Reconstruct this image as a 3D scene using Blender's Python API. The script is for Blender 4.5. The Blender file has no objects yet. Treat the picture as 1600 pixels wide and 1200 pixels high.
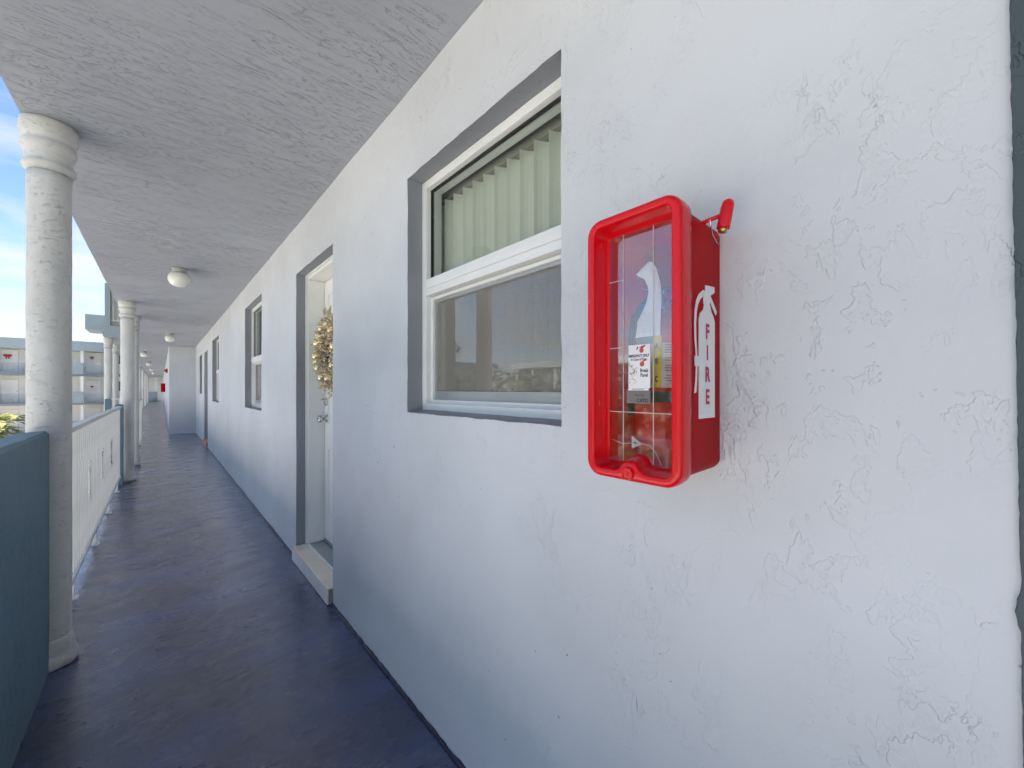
import bpy, bmesh, math, random
from math import sin, cos, pi, radians
from mathutils import Vector, Matrix, noise

random.seed(7)
scene = bpy.context.scene
C = scene.collection

# ------------------------------------------------------------------ camera
YAW = 41.4
cam_d = bpy.data.cameras.new('camera')
cam = bpy.data.objects.new('camera', cam_d)
C.objects.link(cam)
cam.location = (0, 0, 1.25)
cam.rotation_euler = (radians(90), 0, radians(-YAW))
cam_d.sensor_width = 36
cam_d.lens = 14.0
cam_d.shift_y = 0.005
cam_d.clip_start = 0.02
cam_d.clip_end = 3000
scene.camera = cam

# ------------------------------------------------------------------ light
SUN_EL, SUN_AZ = 60.0, 82.0           # azimuth clockwise from +Y
world = bpy.data.worlds.new('World')
scene.world = world
world.use_nodes = True
wn = world.node_tree
wn.nodes.clear()
w_out = wn.nodes.new('ShaderNodeOutputWorld')
w_bg = wn.nodes.new('ShaderNodeBackground')
w_sky = wn.nodes.new('ShaderNodeTexSky')
w_sky.sky_type = 'NISHITA'
w_sky.sun_disc = False
w_sky.sun_elevation = radians(SUN_EL)
w_sky.sun_rotation = radians(SUN_AZ)
w_sky.air_density = 0.85
w_sky.dust_density = 0.2
w_sky.ozone_density = 3.5
w_bg.inputs['Strength'].default_value = 0.05
tc = wn.nodes.new('ShaderNodeTexCoord')
sep = wn.nodes.new('ShaderNodeSeparateXYZ')
wn.links.new(tc.outputs['Generated'], sep.inputs[0])
zc = wn.nodes.new('ShaderNodeMath'); zc.operation = 'MAXIMUM'; zc.inputs[1].default_value = 0.0
wn.links.new(sep.outputs['Z'], zc.inputs[0])
za = wn.nodes.new('ShaderNodeMath'); za.operation = 'ADD'; za.inputs[1].default_value = 0.22
wn.links.new(zc.outputs[0], za.inputs[0])
dx = wn.nodes.new('ShaderNodeMath'); dx.operation = 'DIVIDE'
dy = wn.nodes.new('ShaderNodeMath'); dy.operation = 'DIVIDE'
wn.links.new(sep.outputs['X'], dx.inputs[0]); wn.links.new(za.outputs[0], dx.inputs[1])
wn.links.new(sep.outputs['Y'], dy.inputs[0]); wn.links.new(za.outputs[0], dy.inputs[1])
cmb = wn.nodes.new('ShaderNodeCombineXYZ')
wn.links.new(dx.outputs[0], cmb.inputs[0]); wn.links.new(dy.outputs[0], cmb.inputs[1])
wmap = wn.nodes.new('ShaderNodeMapping')
wmap.inputs['Rotation'].default_value = (0, 0, radians(35))
wmap.inputs['Scale'].default_value = (1.0, 1.9, 1.0)
wmap.inputs['Location'].default_value = (3.3, 1.2, 0)
wn.links.new(cmb.outputs[0], wmap.inputs[0])
wno = wn.nodes.new('ShaderNodeTexNoise')
wno.inputs['Scale'].default_value = 1.25
wno.inputs['Detail'].default_value = 6
wno.inputs['Roughness'].default_value = 0.58
wno.inputs['Distortion'].default_value = 0.5
wn.links.new(wmap.outputs[0], wno.inputs['Vector'])
wr = wn.nodes.new('ShaderNodeValToRGB')
wr.color_ramp.elements[0].position = 0.42
wr.color_ramp.elements[0].color = (0, 0, 0, 1)
wr.color_ramp.elements[1].position = 0.68
wr.color_ramp.elements[1].color = (0.9, 0.9, 0.9, 1)
# more cloud and haze is seen edge-on towards the horizon, all the way round
hz = wn.nodes.new('ShaderNodeMapRange'); hz.interpolation_type = 'SMOOTHSTEP'
wn.links.new(zc.outputs[0], hz.inputs[0])
hz.inputs[1].default_value = 0.0; hz.inputs[2].default_value = 0.36; hz.inputs[3].default_value = 0.10; hz.inputs[4].default_value = 0.0
had = wn.nodes.new('ShaderNodeMath'); had.operation = 'ADD'
wn.links.new(wno.outputs['Fac'], had.inputs[0]); wn.links.new(hz.outputs[0], had.inputs[1])
wn.links.new(had.outputs[0], wr.inputs[0])
wmix = wn.nodes.new('ShaderNodeMix'); wmix.data_type = 'RGBA'
wn.links.new(wr.outputs[0], wmix.inputs[0])
wn.links.new(w_sky.outputs[0], wmix.inputs[6])
wmix.inputs[7].default_value = (3.4, 3.55, 3.8, 1)
wn.links.new(wmix.outputs[2], w_bg.inputs[0])
wn.links.new(w_bg.outputs[0], w_out.inputs[0])

sun_d = bpy.data.lights.new('sun', 'SUN')
sun_d.energy = 5.0
sun_d.angle = radians(0.5)
sun_d.color = (1.0, 0.95, 0.87)
sun = bpy.data.objects.new('sun', sun_d)
C.objects.link(sun)
az, el = radians(SUN_AZ), radians(SUN_EL)
to_sun = Vector((sin(az) * cos(el), cos(az) * cos(el), sin(el)))
sun.rotation_euler = to_sun.to_track_quat('Z', 'Y').to_euler()
sun.location = (5, -8, 14)

vs = scene.view_settings
vs.view_transform = 'Standard'
vs.look = 'None'
vs.exposure = 2.55
vs.gamma = 1.0
vs.use_curve_mapping = False
scene.render.engine = 'CYCLES'
scene.cycles.max_bounces = 8
scene.cycles.diffuse_bounces = 4
scene.cycles.glossy_bounces = 4
scene.cycles.transparent_max_bounces = 16
scene.cycles.use_denoising = True
scene.cycles.use_adaptive_sampling = True
scene.cycles.adaptive_threshold = 0.025
scene.cycles.sample_clamp_indirect = 8

# ------------------------------------------------------------------ materials
def mat(name, col, rough=0.6, metal=0.0, spec=0.5):
    m = bpy.data.materials.new(name)
    m.use_nodes = True
    b = m.node_tree.nodes['Principled BSDF']
    b.inputs['Base Color'].default_value = (*col, 1)
    b.inputs['Roughness'].default_value = rough
    b.inputs['Metallic'].default_value = metal
    b.inputs['Specular IOR Level'].default_value = spec
    return m

class NT:
    """small node-graph writer"""
    def __init__(s, m):
        s.m = m; s.t = m.node_tree; s.b = s.t.nodes['Principled BSDF']
        s.co = s.t.nodes.new('ShaderNodeTexCoord').outputs['Object']
    def mapping(s, scale, rot=(0, 0, 0), loc=(0, 0, 0)):
        n = s.t.nodes.new('ShaderNodeMapping')
        n.inputs['Scale'].default_value = scale
        n.inputs['Rotation'].default_value = rot
        n.inputs['Location'].default_value = loc
        s.t.links.new(s.co, n.inputs[0])
        return n.outputs[0]
    def noise(s, v, scale, detail=4, rough=0.5, dist=0.0):
        n = s.t.nodes.new('ShaderNodeTexNoise')
        n.inputs['Scale'].default_value = scale
        n.inputs['Detail'].default_value = detail
        n.inputs['Roughness'].default_value = rough
        n.inputs['Distortion'].default_value = dist
        s.t.links.new(v, n.inputs['Vector'])
        return n.outputs['Fac']
    def ss(s, v, a, b, lo=0.0, hi=1.0):
        n = s.t.nodes.new('ShaderNodeMapRange')
        n.interpolation_type = 'SMOOTHSTEP'
        s.t.links.new(v, n.inputs[0])
        n.inputs[1].default_value = a; n.inputs[2].default_value = b
        n.inputs[3].default_value = lo; n.inputs[4].default_value = hi
        return n.outputs[0]
    def math(s, op, a, b):
        n = s.t.nodes.new('ShaderNodeMath'); n.operation = op
        for i, x in enumerate((a, b)):
            if isinstance(x, (int, float)): n.inputs[i].default_value = x
            else: s.t.links.new(x, n.inputs[i])
        return n.outputs[0]
    def mixc(s, f, a, b):
        n = s.t.nodes.new('ShaderNodeMix'); n.data_type = 'RGBA'
        if isinstance(f, (int, float)): n.inputs[0].default_value = f
        else: s.t.links.new(f, n.inputs[0])
        for i, x in ((6, a), (7, b)):
            if isinstance(x, tuple): n.inputs[i].default_value = (*x, 1)
            else: s.t.links.new(x, n.inputs[i])
        return n.outputs[2]
    def bump(s, h, dist, strength=1.0):
        n = s.t.nodes.new('ShaderNodeBump')
        n.inputs['Distance'].default_value = dist
        n.inputs['Strength'].default_value = strength
        s.t.links.new(h, n.inputs['Height'])
        s.t.links.new(n.outputs[0], s.b.inputs['Normal'])
    def color(s, c): s.t.links.new(c, s.b.inputs['Base Color'])
    def rough(s, r): s.t.links.new(r, s.b.inputs['Roughness'])

def stucco_wall(name, col, rough=0.55, amount=1.0, spots=True):
    m = mat(name, col, rough, spec=0.35)
    n = NT(m)
    v = n.mapping((1, 1, 0.62), rot=(0.35, 0, 0))
    v2 = n.mapping((1, 1, 0.7), rot=(-0.5, 0, 0), loc=(4, 7, 2))
    # trowel marks: torn, one-sided ridges of two sizes in patches, over a continuous grain
    def ridge(v_, c, w, soft): return n.math('SUBTRACT', n.ss(v_, c, c + w), n.ss(v_, c + w, c + w + soft))
    a = n.noise(v, 6.5, 6, 0.64, 0.35)
    e1 = ridge(a, 0.55, 0.012, 0.06)
    e2 = ridge(a, 0.43, 0.012, 0.06)
    b = n.noise(v2, 21, 4, 0.64, 0.3)
    e3 = ridge(b, 0.54, 0.03, 0.10)
    p1 = n.ss(n.noise(n.mapping((1, 1, 1), loc=(1, 2, 3)), 5.0, 3, 0.6), 0.50, 0.64)
    p2 = n.ss(n.noise(n.mapping((1, 1, 0.7), loc=(9, 5, 1)), 3.4, 4, 0.6), 0.44, 0.62)
    h = n.math('MULTIPLY', n.math('ADD', e1, e2), n.math('ADD', n.math('MULTIPLY', p1, 0.75), 0.05))
    h = n.math('ADD', h, n.math('MULTIPLY', e3, n.math('ADD', n.math('MULTIPLY', p2, 0.42), 0.10)))
    st = n.noise(n.mapping((1, 150, 7)), 1.0, 2, 0.5)
    h = n.math('ADD', h, n.math('MULTIPLY', st, 0.13))
    gr = n.noise(n.mapping((1, 1, 0.8)), 85, 4, 0.7)
    h = n.math('ADD', h, n.math('MULTIPLY', gr, 0.34))
    lump = n.noise(n.mapping((1, 1, 0.55), rot=(0.25, 0, 0)), 30, 3, 0.55)
    h = n.math('ADD', h, n.math('MULTIPLY', lump, 0.55))
    n.bump(h, 0.0015 * amount)
    # uneven paint: faint tint patches and a few specks
    t = n.noise(n.mapping((1, 1, 1)), 1.3, 4, 0.55)
    dark = tuple(c * 0.93 for c in col)
    c = n.mixc(n.ss(t, 0.35, 0.65), dark, tuple(min(1, c * 1.03) for c in col))
    if spots:
        sp = n.noise(n.mapping((1, 1, 1), loc=(3, 3, 8)), 38, 2, 0.5)
        c = n.mixc(n.ss(sp, 0.765, 0.79), c, tuple(q * 0.45 for q in col))
        wm = n.noise(n.mapping((1, 1, 1), loc=(8, 1, 5)), 2.2, 5, 0.6)
        c = n.mixc(n.ss(wm, 0.62, 0.8, 0, 0.35), c, (col[0] * 1.02, col[1] * 0.95, col[2] * 0.86))
    n.color(c)
    return m

def ceiling_mat(name, col):
    m = mat(name, col, 0.6, spec=0.3)
    n = NT(m)
    a = n.noise(n.mapping((2.3, 14, 1), rot=(0, 0, 0.06)), 1.0, 6, 0.6, 0.9)
    def cut(v_, c, w): return n.math('ADD', n.math('MULTIPLY', n.ss(v_, c, c + w), 0.45), n.math('MULTIPLY', n.math('SUBTRACT', n.ss(v_, c - w, c), n.ss(v_, c, c + w)), -0.8))
    e = n.math('ADD', cut(a, 0.52, 0.006), n.math('ADD', cut(a, 0.44, 0.006), cut(a, 0.60, 0.006)))
    b = n.noise(n.mapping((5, 30, 1), rot=(0, 0, -0.08), loc=(3, 4, 0)), 1.0, 6, 0.6, 1.0)
    e2 = n.math('ADD', n.ss(b, 0.56, 0.57), n.ss(b, 0.42, 0.43))
    p = n.ss(n.noise(n.mapping((1, 1, 1), loc=(2, 0, 1)), 1.6, 3, 0.5), 0.38, 0.6)
    p2 = n.ss(n.noise(n.mapping((1, 1, 1), loc=(7, 3, 1)), 2.4, 3, 0.5), 0.42, 0.6)
    h = n.math('MULTIPLY', e, n.math('ADD', n.math('MULTIPLY', p, 0.9), 0.15))
    h = n.math('ADD', h, n.math('MULTIPLY', e2, n.math('MULTIPLY', p2, 0.6)))
    gr = n.noise(n.mapping((1, 1, 1)), 130, 3, 0.6)
    h = n.math('ADD', h, n.math('MULTIPLY', gr, 0.2))
    n.bump(h, 0.0022)
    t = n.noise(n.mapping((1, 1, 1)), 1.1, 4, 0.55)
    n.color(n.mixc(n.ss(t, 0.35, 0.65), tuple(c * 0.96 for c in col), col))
    return m

def floor_mat():
    m = mat('navy_floor_paint', (0.022, 0.026, 0.062), 0.35, spec=0.8)
    n = NT(m)
    lowf = n.noise(n.mapping((1.2, 2.4, 1)), 1.1, 5, 0.6)
    c = n.mixc(n.ss(lowf, 0.35, 0.68), (0.036, 0.043, 0.090), (0.046, 0.070, 0.180))
    sc = n.noise(n.mapping((3, 26, 1), rot=(0, 0, 0.25)), 2.0, 6, 0.7, 0.4)
    pm = n.ss(n.noise(n.mapping((1, 1, 1), loc=(5, 2, 0)), 2.6, 3), 0.48, 0.66)
    wear = n.math('MULTIPLY', n.ss(sc, 0.63, 0.74), pm)
    c = n.mixc(n.math('MULTIPLY', wear, 0.3), c, (0.20, 0.21, 0.26))
    sp = n.noise(n.mapping((1, 1, 1), loc=(1, 8, 0)), 34, 3, 0.5)
    c = n.mixc(n.ss(sp, 0.75, 0.78), c, (0.3, 0.32, 0.36))
    wp = n.noise(n.mapping((1, 1.3, 1), loc=(6, 1, 0)), 1.7, 6, 0.65)
    c = n.mixc(n.ss(wp, 0.52, 0.72, 0, 0.55), c, (0.105, 0.122, 0.205))
    n.color(c)
    r = n.noise(n.mapping((2.5, 5, 1), loc=(0, 4, 0)), 1.6, 5, 0.6)
    n.rough(n.ss(r, 0.3, 0.7, 0.18, 0.36))
    br = n.noise(n.mapping((3, 22, 1), rot=(0, 0, 0.12)), 1.0, 5, 0.6, 1.2)
    gr = n.noise(n.mapping((1, 1, 1)), 95, 4, 0.6)
    wv = n.noise(n.mapping((1, 1.0, 1)), 4.0, 3, 0.5)
    h = n.math('ADD', n.math('MULTIPLY', br, 0.11), n.math('ADD', n.math('MULTIPLY', gr, 0.34), n.math('MULTIPLY', wv, 0.9)))
    n.bump(h, 0.0032)
    n.b.inputs['Coat Weight'].default_value = 0.6
    n.b.inputs['Coat Roughness'].default_value = 0.22
    return m

def pitted_white(name, col):
    m = mat(name, col, 0.55, spec=0.35)
    n = NT(m)
    a = n.noise(n.mapping((1, 1, 2.0)), 40, 5, 0.65, 0.2)
    pit = n.ss(a, 0.28, 0.44)
    b = n.noise(n.mapping((1, 1, 2.2), loc=(4, 4, 4)), 16, 5, 0.6, 0.8)
    st = n.ss(b, 0.54, 0.62)
    h = n.math('ADD', n.math('MULTIPLY', pit, 1.0), n.math('ADD', n.math('MULTIPLY', st, 0.5), n.math('MULTIPLY', n.noise(n.co, 7, 2), 1.5)))
    n.bump(h, 0.0022)
    t = n.noise(n.mapping((1, 1, 0.5)), 6, 4, 0.6)
    c = n.mixc(n.ss(t, 0.4, 0.7), col, tuple(q * 0.9 for q in col))
    n.color(c)
    return m

def glass_mat(name, tint, boost=1.0, rough=0.0):
    m = bpy.data.materials.new(name); m.use_nodes = True
    t = m.node_tree; t.nodes.clear()
    o = t.nodes.new('ShaderNodeOutputMaterial')
    mx = t.nodes.new('ShaderNodeMixShader')
    tr = t.nodes.new('ShaderNodeBsdfTransparent'); tr.inputs[0].default_value = (*tint, 1)
    gl = t.nodes.new('ShaderNodeBsdfGlossy'); gl.inputs['Roughness'].default_value = rough
    fr = t.nodes.new('ShaderNodeFresnel'); fr.inputs[0].default_value = 1.5
    mu = t.nodes.new('ShaderNodeMath'); mu.operation = 'MULTIPLY'; mu.inputs[1].default_value = boost; mu.use_clamp = True
    ge = t.nodes.new('ShaderNodeNewGeometry')
    ior = t.nodes.new('ShaderNodeMapRange')
    ior.inputs[3].default_value = 1.5; ior.inputs[4].default_value = 1 / 1.5
    t.links.new(ge.outputs['Backfacing'], ior.inputs[0]); t.links.new(ior.outputs[0], fr.inputs[0])
    t.links.new(fr.outputs[0], mu.inputs[0]); t.links.new(mu.outputs[0], mx.inputs[0])
    t.links.new(tr.outputs[0], mx.inputs[1]); t.links.new(gl.outputs[0], mx.inputs[2])
    t.links.new(mx.outputs[0], o.inputs[0])
    return m

def veil_mat(name, col, opacity):
    m = bpy.data.materials.new(name); m.use_nodes = True
    t = m.node_tree; t.nodes.clear()
    o = t.nodes.new('ShaderNodeOutputMaterial')
    mx = t.nodes.new('ShaderNodeMixShader'); mx.inputs[0].default_value = opacity
    tr = t.nodes.new('ShaderNodeBsdfTransparent')
    df = t.nodes.new('ShaderNodeBsdfDiffuse'); df.inputs[0].default_value = (*col, 1)
    t.links.new(tr.outputs[0], mx.inputs[1]); t.links.new(df.outputs[0], mx.inputs[2])
    t.links.new(mx.outputs[0], o.inputs[0])
    return m

def varied(name, col, rough, amp=0.1, scale=6, bump=0.0, metal=0.0, bscale=60, spec=0.5):
    m = mat(name, col, rough, metal, spec)
    n = NT(m)
    t = n.noise(n.co, scale, 4, 0.6)
    n.color(n.mixc(n.ss(t, 0.3, 0.7), tuple(c * (1 - amp) for c in col), tuple(min(1, c * (1 + amp)) for c in col)))
    if bump: n.bump(n.noise(n.co, bscale, 4, 0.6), bump)
    return m

M = {}
M['wall'] = stucco_wall('grey_stucco_paint', (0.60, 0.622, 0.665))
M['reveal'] = stucco_wall('dark_grey_trim_paint', (0.27, 0.285, 0.315), amount=0.9, spots=False)
M['slate'] = stucco_wall('slate_paint', (0.066, 0.086, 0.100), amount=1.3, spots=False)
M['teal'] = stucco_wall('teal_parapet_paint', (0.12, 0.20, 0.255), amount=2.0, spots=False)
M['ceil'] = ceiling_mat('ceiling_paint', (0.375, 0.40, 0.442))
M['floor'] = floor_mat()
M['column'] = pitted_white('column_paint', (0.63, 0.62, 0.59))
M['white'] = varied('white_vinyl', (0.78, 0.79, 0.79), 0.35, 0.03)
M['doorwhite'] = varied('white_door_paint', (0.83, 0.83, 0.81), 0.4, 0.03)
M['rail'] = varied('white_rail_paint', (0.66, 0.655, 0.63), 0.45, 0.08, 3)
M['alu'] = varied('grey_aluminium', (0.42, 0.43, 0.43), 0.4, 0.05, metal=0.5)
M['gasket'] = mat('black_gasket', (0.015, 0.015, 0.015), 0.6)
M['glass'] = glass_mat('window_glass', (0.95, 0.975, 0.95), 1.2)
M['glass_low'] = glass_mat('window_glass_lower', (0.45, 0.46, 0.44), 6.5, 0.022)
M['screen'] = veil_mat('insect_screen', (0.42, 0.385, 0.33), 0.26)
M['blind'] = varied('pale_blind_vinyl', (0.80, 0.82, 0.76), 0.5, 0.04)
M['headrail'] = varied('shaded_head_rail', (0.30, 0.30, 0.25), 0.5, 0.05)  # colour darkened to carry the shadow over the slats
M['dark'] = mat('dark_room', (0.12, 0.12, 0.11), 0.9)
M['tile'] = varied('beige_tile', (0.86, 0.75, 0.62), 0.18, 0.06, 5)
M['tileside'] = varied('pale_tile_edge', (0.80, 0.77, 0.73), 0.3, 0.05, 8)
M['grout'] = mat('grout', (0.28, 0.26, 0.24), 0.9)
M['terracotta'] = varied('terracotta_tile', (0.55, 0.25, 0.11), 0.4, 0.15, 12)
M['steel'] = mat('brushed_steel', (0.55, 0.55, 0.55), 0.22, 1.0)
M['bead'] = varied('navy_paint_bead', (0.018, 0.021, 0.048), 0.3, 0.2, 30, 0.004, bscale=90)
M['red'] = varied('red_plastic', (0.68, 0.003, 0.010), 0.22, 0.06, 8, 0.0003, bscale=300, spec=0.4)
def scuffed(m):
    n = NT(m)
    r = n.noise(n.co, 30, 4, 0.65)
    n.rough(n.ss(r, 0.35, 0.7, 0.14, 0.26))
    sc_ = n.noise(n.mapping((1, 1, 0.4), rot=(0.5, 0, 0)), 110, 3, 0.7)
    pm = n.noise(n.mapping((1, 1, 1), loc=(3, 1, 2)), 22, 2, 0.5)
    f = n.math('MULTIPLY', n.ss(sc_, 0.60, 0.70), n.ss(pm, 0.55, 0.66))
    n.color(n.mixc(n.math('MULTIPLY', f, 0.35), (0.66, 0.003, 0.010), (0.75, 0.16, 0.16)))
scuffed(M['red'])
M['redin'] = varied('red_plastic_body', (0.55, 0.002, 0.010), 0.4, 0.08, 8, 0.0004, bscale=300, spec=0.2)
def translucent_red(m, f):
    t = m.node_tree; b = t.nodes['Principled BSDF']; o = t.nodes['Material Output']
    mx = t.nodes.new('ShaderNodeMixShader'); mx.inputs[0].default_value = f
    tr = t.nodes.new('ShaderNodeBsdfTranslucent'); tr.inputs[0].default_value = (0.75, 0.01, 0.015, 1)
    t.links.new(b.outputs[0], mx.inputs[1]); t.links.new(tr.outputs[0], mx.inputs[2]); t.links.new(mx.outputs[0], o.inputs[0])
translucent_red(M['redin'], 0.5)
M['redsteel'] = mat('red_enamel', (0.60, 0.01, 0.01), 0.15)
M['acrylic'] = glass_mat('clear_acrylic', (0.97, 0.97, 0.97), 4.0, 0.05)
M['score'] = mat('score_line', (0.55, 0.5, 0.5), 0.5)
M['brass'] = mat('brass', (0.55, 0.38, 0.16), 0.3, 1.0)
M['paper'] = varied('white_paper', (0.82, 0.82, 0.82), 0.7, 0.03, 40)
M['sticker'] = mat('white_sticker', (0.75, 0.75, 0.77), 0.4)
M['decal'] = mat('decal_white', (0.72, 0.70, 0.74), 0.4)
M['decalred'] = mat('decal_red', (0.42, 0.004, 0.014), 0.4)
M['yellow'] = mat('label_yellow', (0.80, 0.66, 0.02), 0.45)
M['ink'] = mat('black_ink', (0.02, 0.02, 0.02), 0.6)
M['paleink'] = mat('pale_ink', (0.55, 0.55, 0.56), 0.6)
M['greyink'] = mat('grey_ink', (0.22, 0.22, 0.23), 0.6)
M['pinkink'] = mat('red_ink', (0.60, 0.07, 0.07), 0.6)
M['greyband'] = mat('grey_band', (0.16, 0.15, 0.15), 0.5)
M['greenband'] = mat('green_band', (0.03, 0.06, 0.025), 0.5)
M['black'] = mat('black_rubber', (0.02, 0.02, 0.02), 0.5)
M['globe'] = mat('opal_glass', (0.78, 0.77, 0.73), 0.12)
M['lampbase'] = mat('lamp_base', (0.36, 0.38, 0.39), 0.5)
M['gold'] = mat('gold_bauble', (0.86, 0.72, 0.42), 0.28, 0.85)
M['goldleaf'] = varied('gold_leaf', (0.78, 0.67, 0.48), 0.4, 0.25, 90, metal=0.1)
M['silverleaf'] = varied('silver_leaf', (0.56, 0.52, 0.50), 0.4, 0.3, 90, metal=0.1)
M['twig'] = mat('twig', (0.12, 0.08, 0.05), 0.8)
M['fwall'] = varied('far_wall_paint', (0.66, 0.655, 0.64), 0.7, 0.05, 0.7)
M['fwhite'] = varied('far_white_paint', (0.72, 0.72, 0.70), 0.6, 0.04, 1)
M['fteal'] = varied('far_teal_paint', (0.29, 0.345, 0.365), 0.6, 0.06, 0.6)
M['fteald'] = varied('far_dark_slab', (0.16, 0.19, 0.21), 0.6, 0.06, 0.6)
M['fglass'] = mat('far_glass', (0.05, 0.06, 0.07), 0.08)
M['cream'] = varied('cream_paint', (0.62, 0.59, 0.53), 0.6, 0.05, 3)
M['redbow'] = mat('red_ribbon', (0.5, 0.02, 0.02), 0.6)
M['leaf'] = varied('palm_leaf', (0.16, 0.17, 0.035), 0.5, 0.35, 3)
M['treeleaf'] = varied('tree_leaf', (0.026, 0.040, 0.013), 0.6, 0.35, 1.2)
M['trunk'] = varied('palm_trunk', (0.2, 0.16, 0.12), 0.9, 0.2, 8, 0.01)
M['grass'] = varied('lawn', (0.045, 0.065, 0.022), 0.9, 0.2, 0.5)
M['paving'] = varied('pale_bounce_paving', (0.46, 0.435, 0.41), 0.8, 0.08, 0.5)

# ------------------------------------------------------------------ mesh helpers
def link(name, me, m, parent=None, smooth=False):
    o = bpy.data.objects.new(name, me)
    C.objects.link(o)
    if m is not None and len(me.materials) == 0:
        me.materials.append(M[m] if isinstance(m, str) else m)
    if smooth:
        for p in me.polygons: p.use_smooth = True
    if parent is not None: o.parent = parent
    return o

def mesh(name, verts, faces):
    me = bpy.data.meshes.new(name)
    me.from_pydata([tuple(v) for v in verts], [], faces)
    me.update()
    return me

def fix(me):
    bm = bmesh.new(); bm.from_mesh(me)
    bmesh.ops.recalc_face_normals(bm, faces=bm.faces)
    bm.to_mesh(me); bm.free()
    return me

class MB:
    """collects shapes for ONE part"""
    def __init__(s): s.v = []; s.f = []
    def add(s, verts, faces):
        k = len(s.v); s.v += [tuple(v) for v in verts]
        s.f += [tuple(i + k for i in f) for f in faces]
    def box(s, x0, x1, y0, y1, z0, z1):
        s.add([(x0, y0, z0), (x1, y0, z0), (x1, y1, z0), (x0, y1, z0), (x0, y0, z1), (x1, y0, z1), (x1, y1, z1), (x0, y1, z1)],
              [(0, 3, 2, 1), (4, 5, 6, 7), (0, 1, 5, 4), (1, 2, 6, 5), (2, 3, 7, 6), (3, 0, 4, 7)])
        return s
    def loft(s, loops, cap0=True, cap1=True, closed=True):
        k = len(s.v); n = len(loops[0])
        for l in loops: s.v += [tuple(p) for p in l]
        for i in range(len(loops) - 1):
            for j in range(n if closed else n - 1):
                a = k + i * n + j; b = k + i * n + (j + 1) % n
                s.f.append((a, b, b + n, a + n))
        if cap0: s.f.append(tuple(k + j for j in reversed(range(n))))
        if cap1: s.f.append(tuple(k + (len(loops) - 1) * n + j for j in range(n)))
        return s
    def lathe(s, prof, cx=0, cy=0, n=24, cap0=True, cap1=True, wob=None):
        loops = []
        for r, z in prof:
            l = []
            for j in range(n):
                a = 2 * pi * j / n
                rr = r + (wob(a, z) if wob else 0)
                l.append((cx + rr * cos(a), cy + rr * sin(a), z))
            loops.append(l)
        return s.loft(loops, cap0, cap1)
    def tube(s, pts, r, n=8):
        pts = [Vector(p) for p in pts]; loops = []
        up = None
        for i, p in enumerate(pts):
            d = (pts[min(i + 1, len(pts) - 1)] - pts[max(i - 1, 0)]).normalized()
            if up is None:
                up = Vector((0, 0, 1)) if abs(d.z) < 0.9 else Vector((1, 0, 0))
            u = d.cross(up).normalized(); w = u.cross(d).normalized(); up = w
            rr = r[i] if isinstance(r, (list, tuple)) else r
            loops.append([p + (u * cos(2 * pi * j / n) + w * sin(2 * pi * j / n)) * rr for j in range(n)])
        return s.loft(loops)
    def ball(s, c, r, n=12, sx=1, sy=1, sz=1):
        loops = []
        m = max(5, n // 2)
        for i in range(1, m):
            t = -pi / 2 + pi * i / m
            loops.append([(c[0] + r * sx * cos(t) * cos(2 * pi * j / n), c[1] + r * sy * cos(t) * sin(2 * pi * j / n), c[2] + r * sz * sin(t)) for j in range(n)])
        return s.loft(loops)
    def ring(s, x0, x1, y0, y1, z0, z1, w, wb=None):
        """rectangular frame in the YZ plane, thickness x0..x1"""
        wb = w if wb is None else wb
        def rect(x, a, b): return [(x, y0 + a, z0 + b), (x, y1 - a, z0 + b), (x, y1 - a, z1 - a), (x, y0 + a, z1 - a)]
        return s.loft([rect(x0, 0, 0), rect(x1, 0, 0), rect(x1, w, wb), rect(x0, w, wb), rect(x0, 0, 0)], False, False)
    def build(s, name, m, parent=None, smooth=False, bevel=0.0, autosmooth=False):
        me = fix(mesh(name, s.v, s.f))
        o = link(name, me, m, parent, smooth)
        if bevel:
            md = o.modifiers.new('bevel', 'BEVEL'); md.width = bevel; md.segments = 2; md.limit_method = 'ANGLE'
        if autosmooth:
            for p in me.polygons: p.use_smooth = True
            me.set_sharp_from_angle(angle=radians(38))
        return o

def empty(name, loc=(0, 0, 0), parent=None):
    o = bpy.data.objects.new(name, None)
    o.location = loc; o.empty_display_size = 0.1
    C.objects.link(o)
    if parent is not None: o.parent = parent
    return o

def tag(o, label=None, cat=None, group=None, kind=None):
    if label: o['label'] = label
    if cat: o['category'] = cat
    if group: o['group'] = group
    if kind: o['kind'] = kind
    return o

def bx(name, m, parent, x0, x1, y0, y1, z0, z1, bevel=0.0):
    return MB().box(x0, x1, y0, y1, z0, z1).build(name, m, parent, bevel=bevel)

def text(name, body, size, loc, rot, m, parent, align='CENTER', offset=0.0, sx=1.0, sy=1.0):
    cu = bpy.data.curves.new(name, 'FONT')
    cu.body = body; cu.size = size; cu.align_x = align; cu.align_y = 'CENTER'; cu.offset = offset
    cu.resolution_u = 3
    t = bpy.data.objects.new(name, cu); C.objects.link(t)
    dg = bpy.context.evaluated_depsgraph_get()
    me = bpy.data.meshes.new_from_object(t.evaluated_get(dg))
    bpy.data.objects.remove(t); bpy.data.curves.remove(cu)
    me.materials.clear()
    mw = Matrix.Translation(loc) @ rot.to_matrix().to_4x4() @ Matrix.Diagonal((sx, sy, 1, 1))
    me.transform(mw)
    return link(name, me, m, parent)

from mathutils import Euler
FACE_X = Euler((radians(90), 0, radians(-90)))     # reads from the -x side
FACE_Y = Euler((radians(90), 0, 0))                # reads from the -y side

# ------------------------------------------------------------------ main dimensions
WX = 0.748            # wall face
CEIL = 2.45
EDGE = -0.46          # slab edge
JOG_Y = 12.9          # the walkway steps sideways here
JOG_X = -0.98
JUT_Y, JUT_X = 14.55, 0.17
END_Y = 55.0

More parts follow.
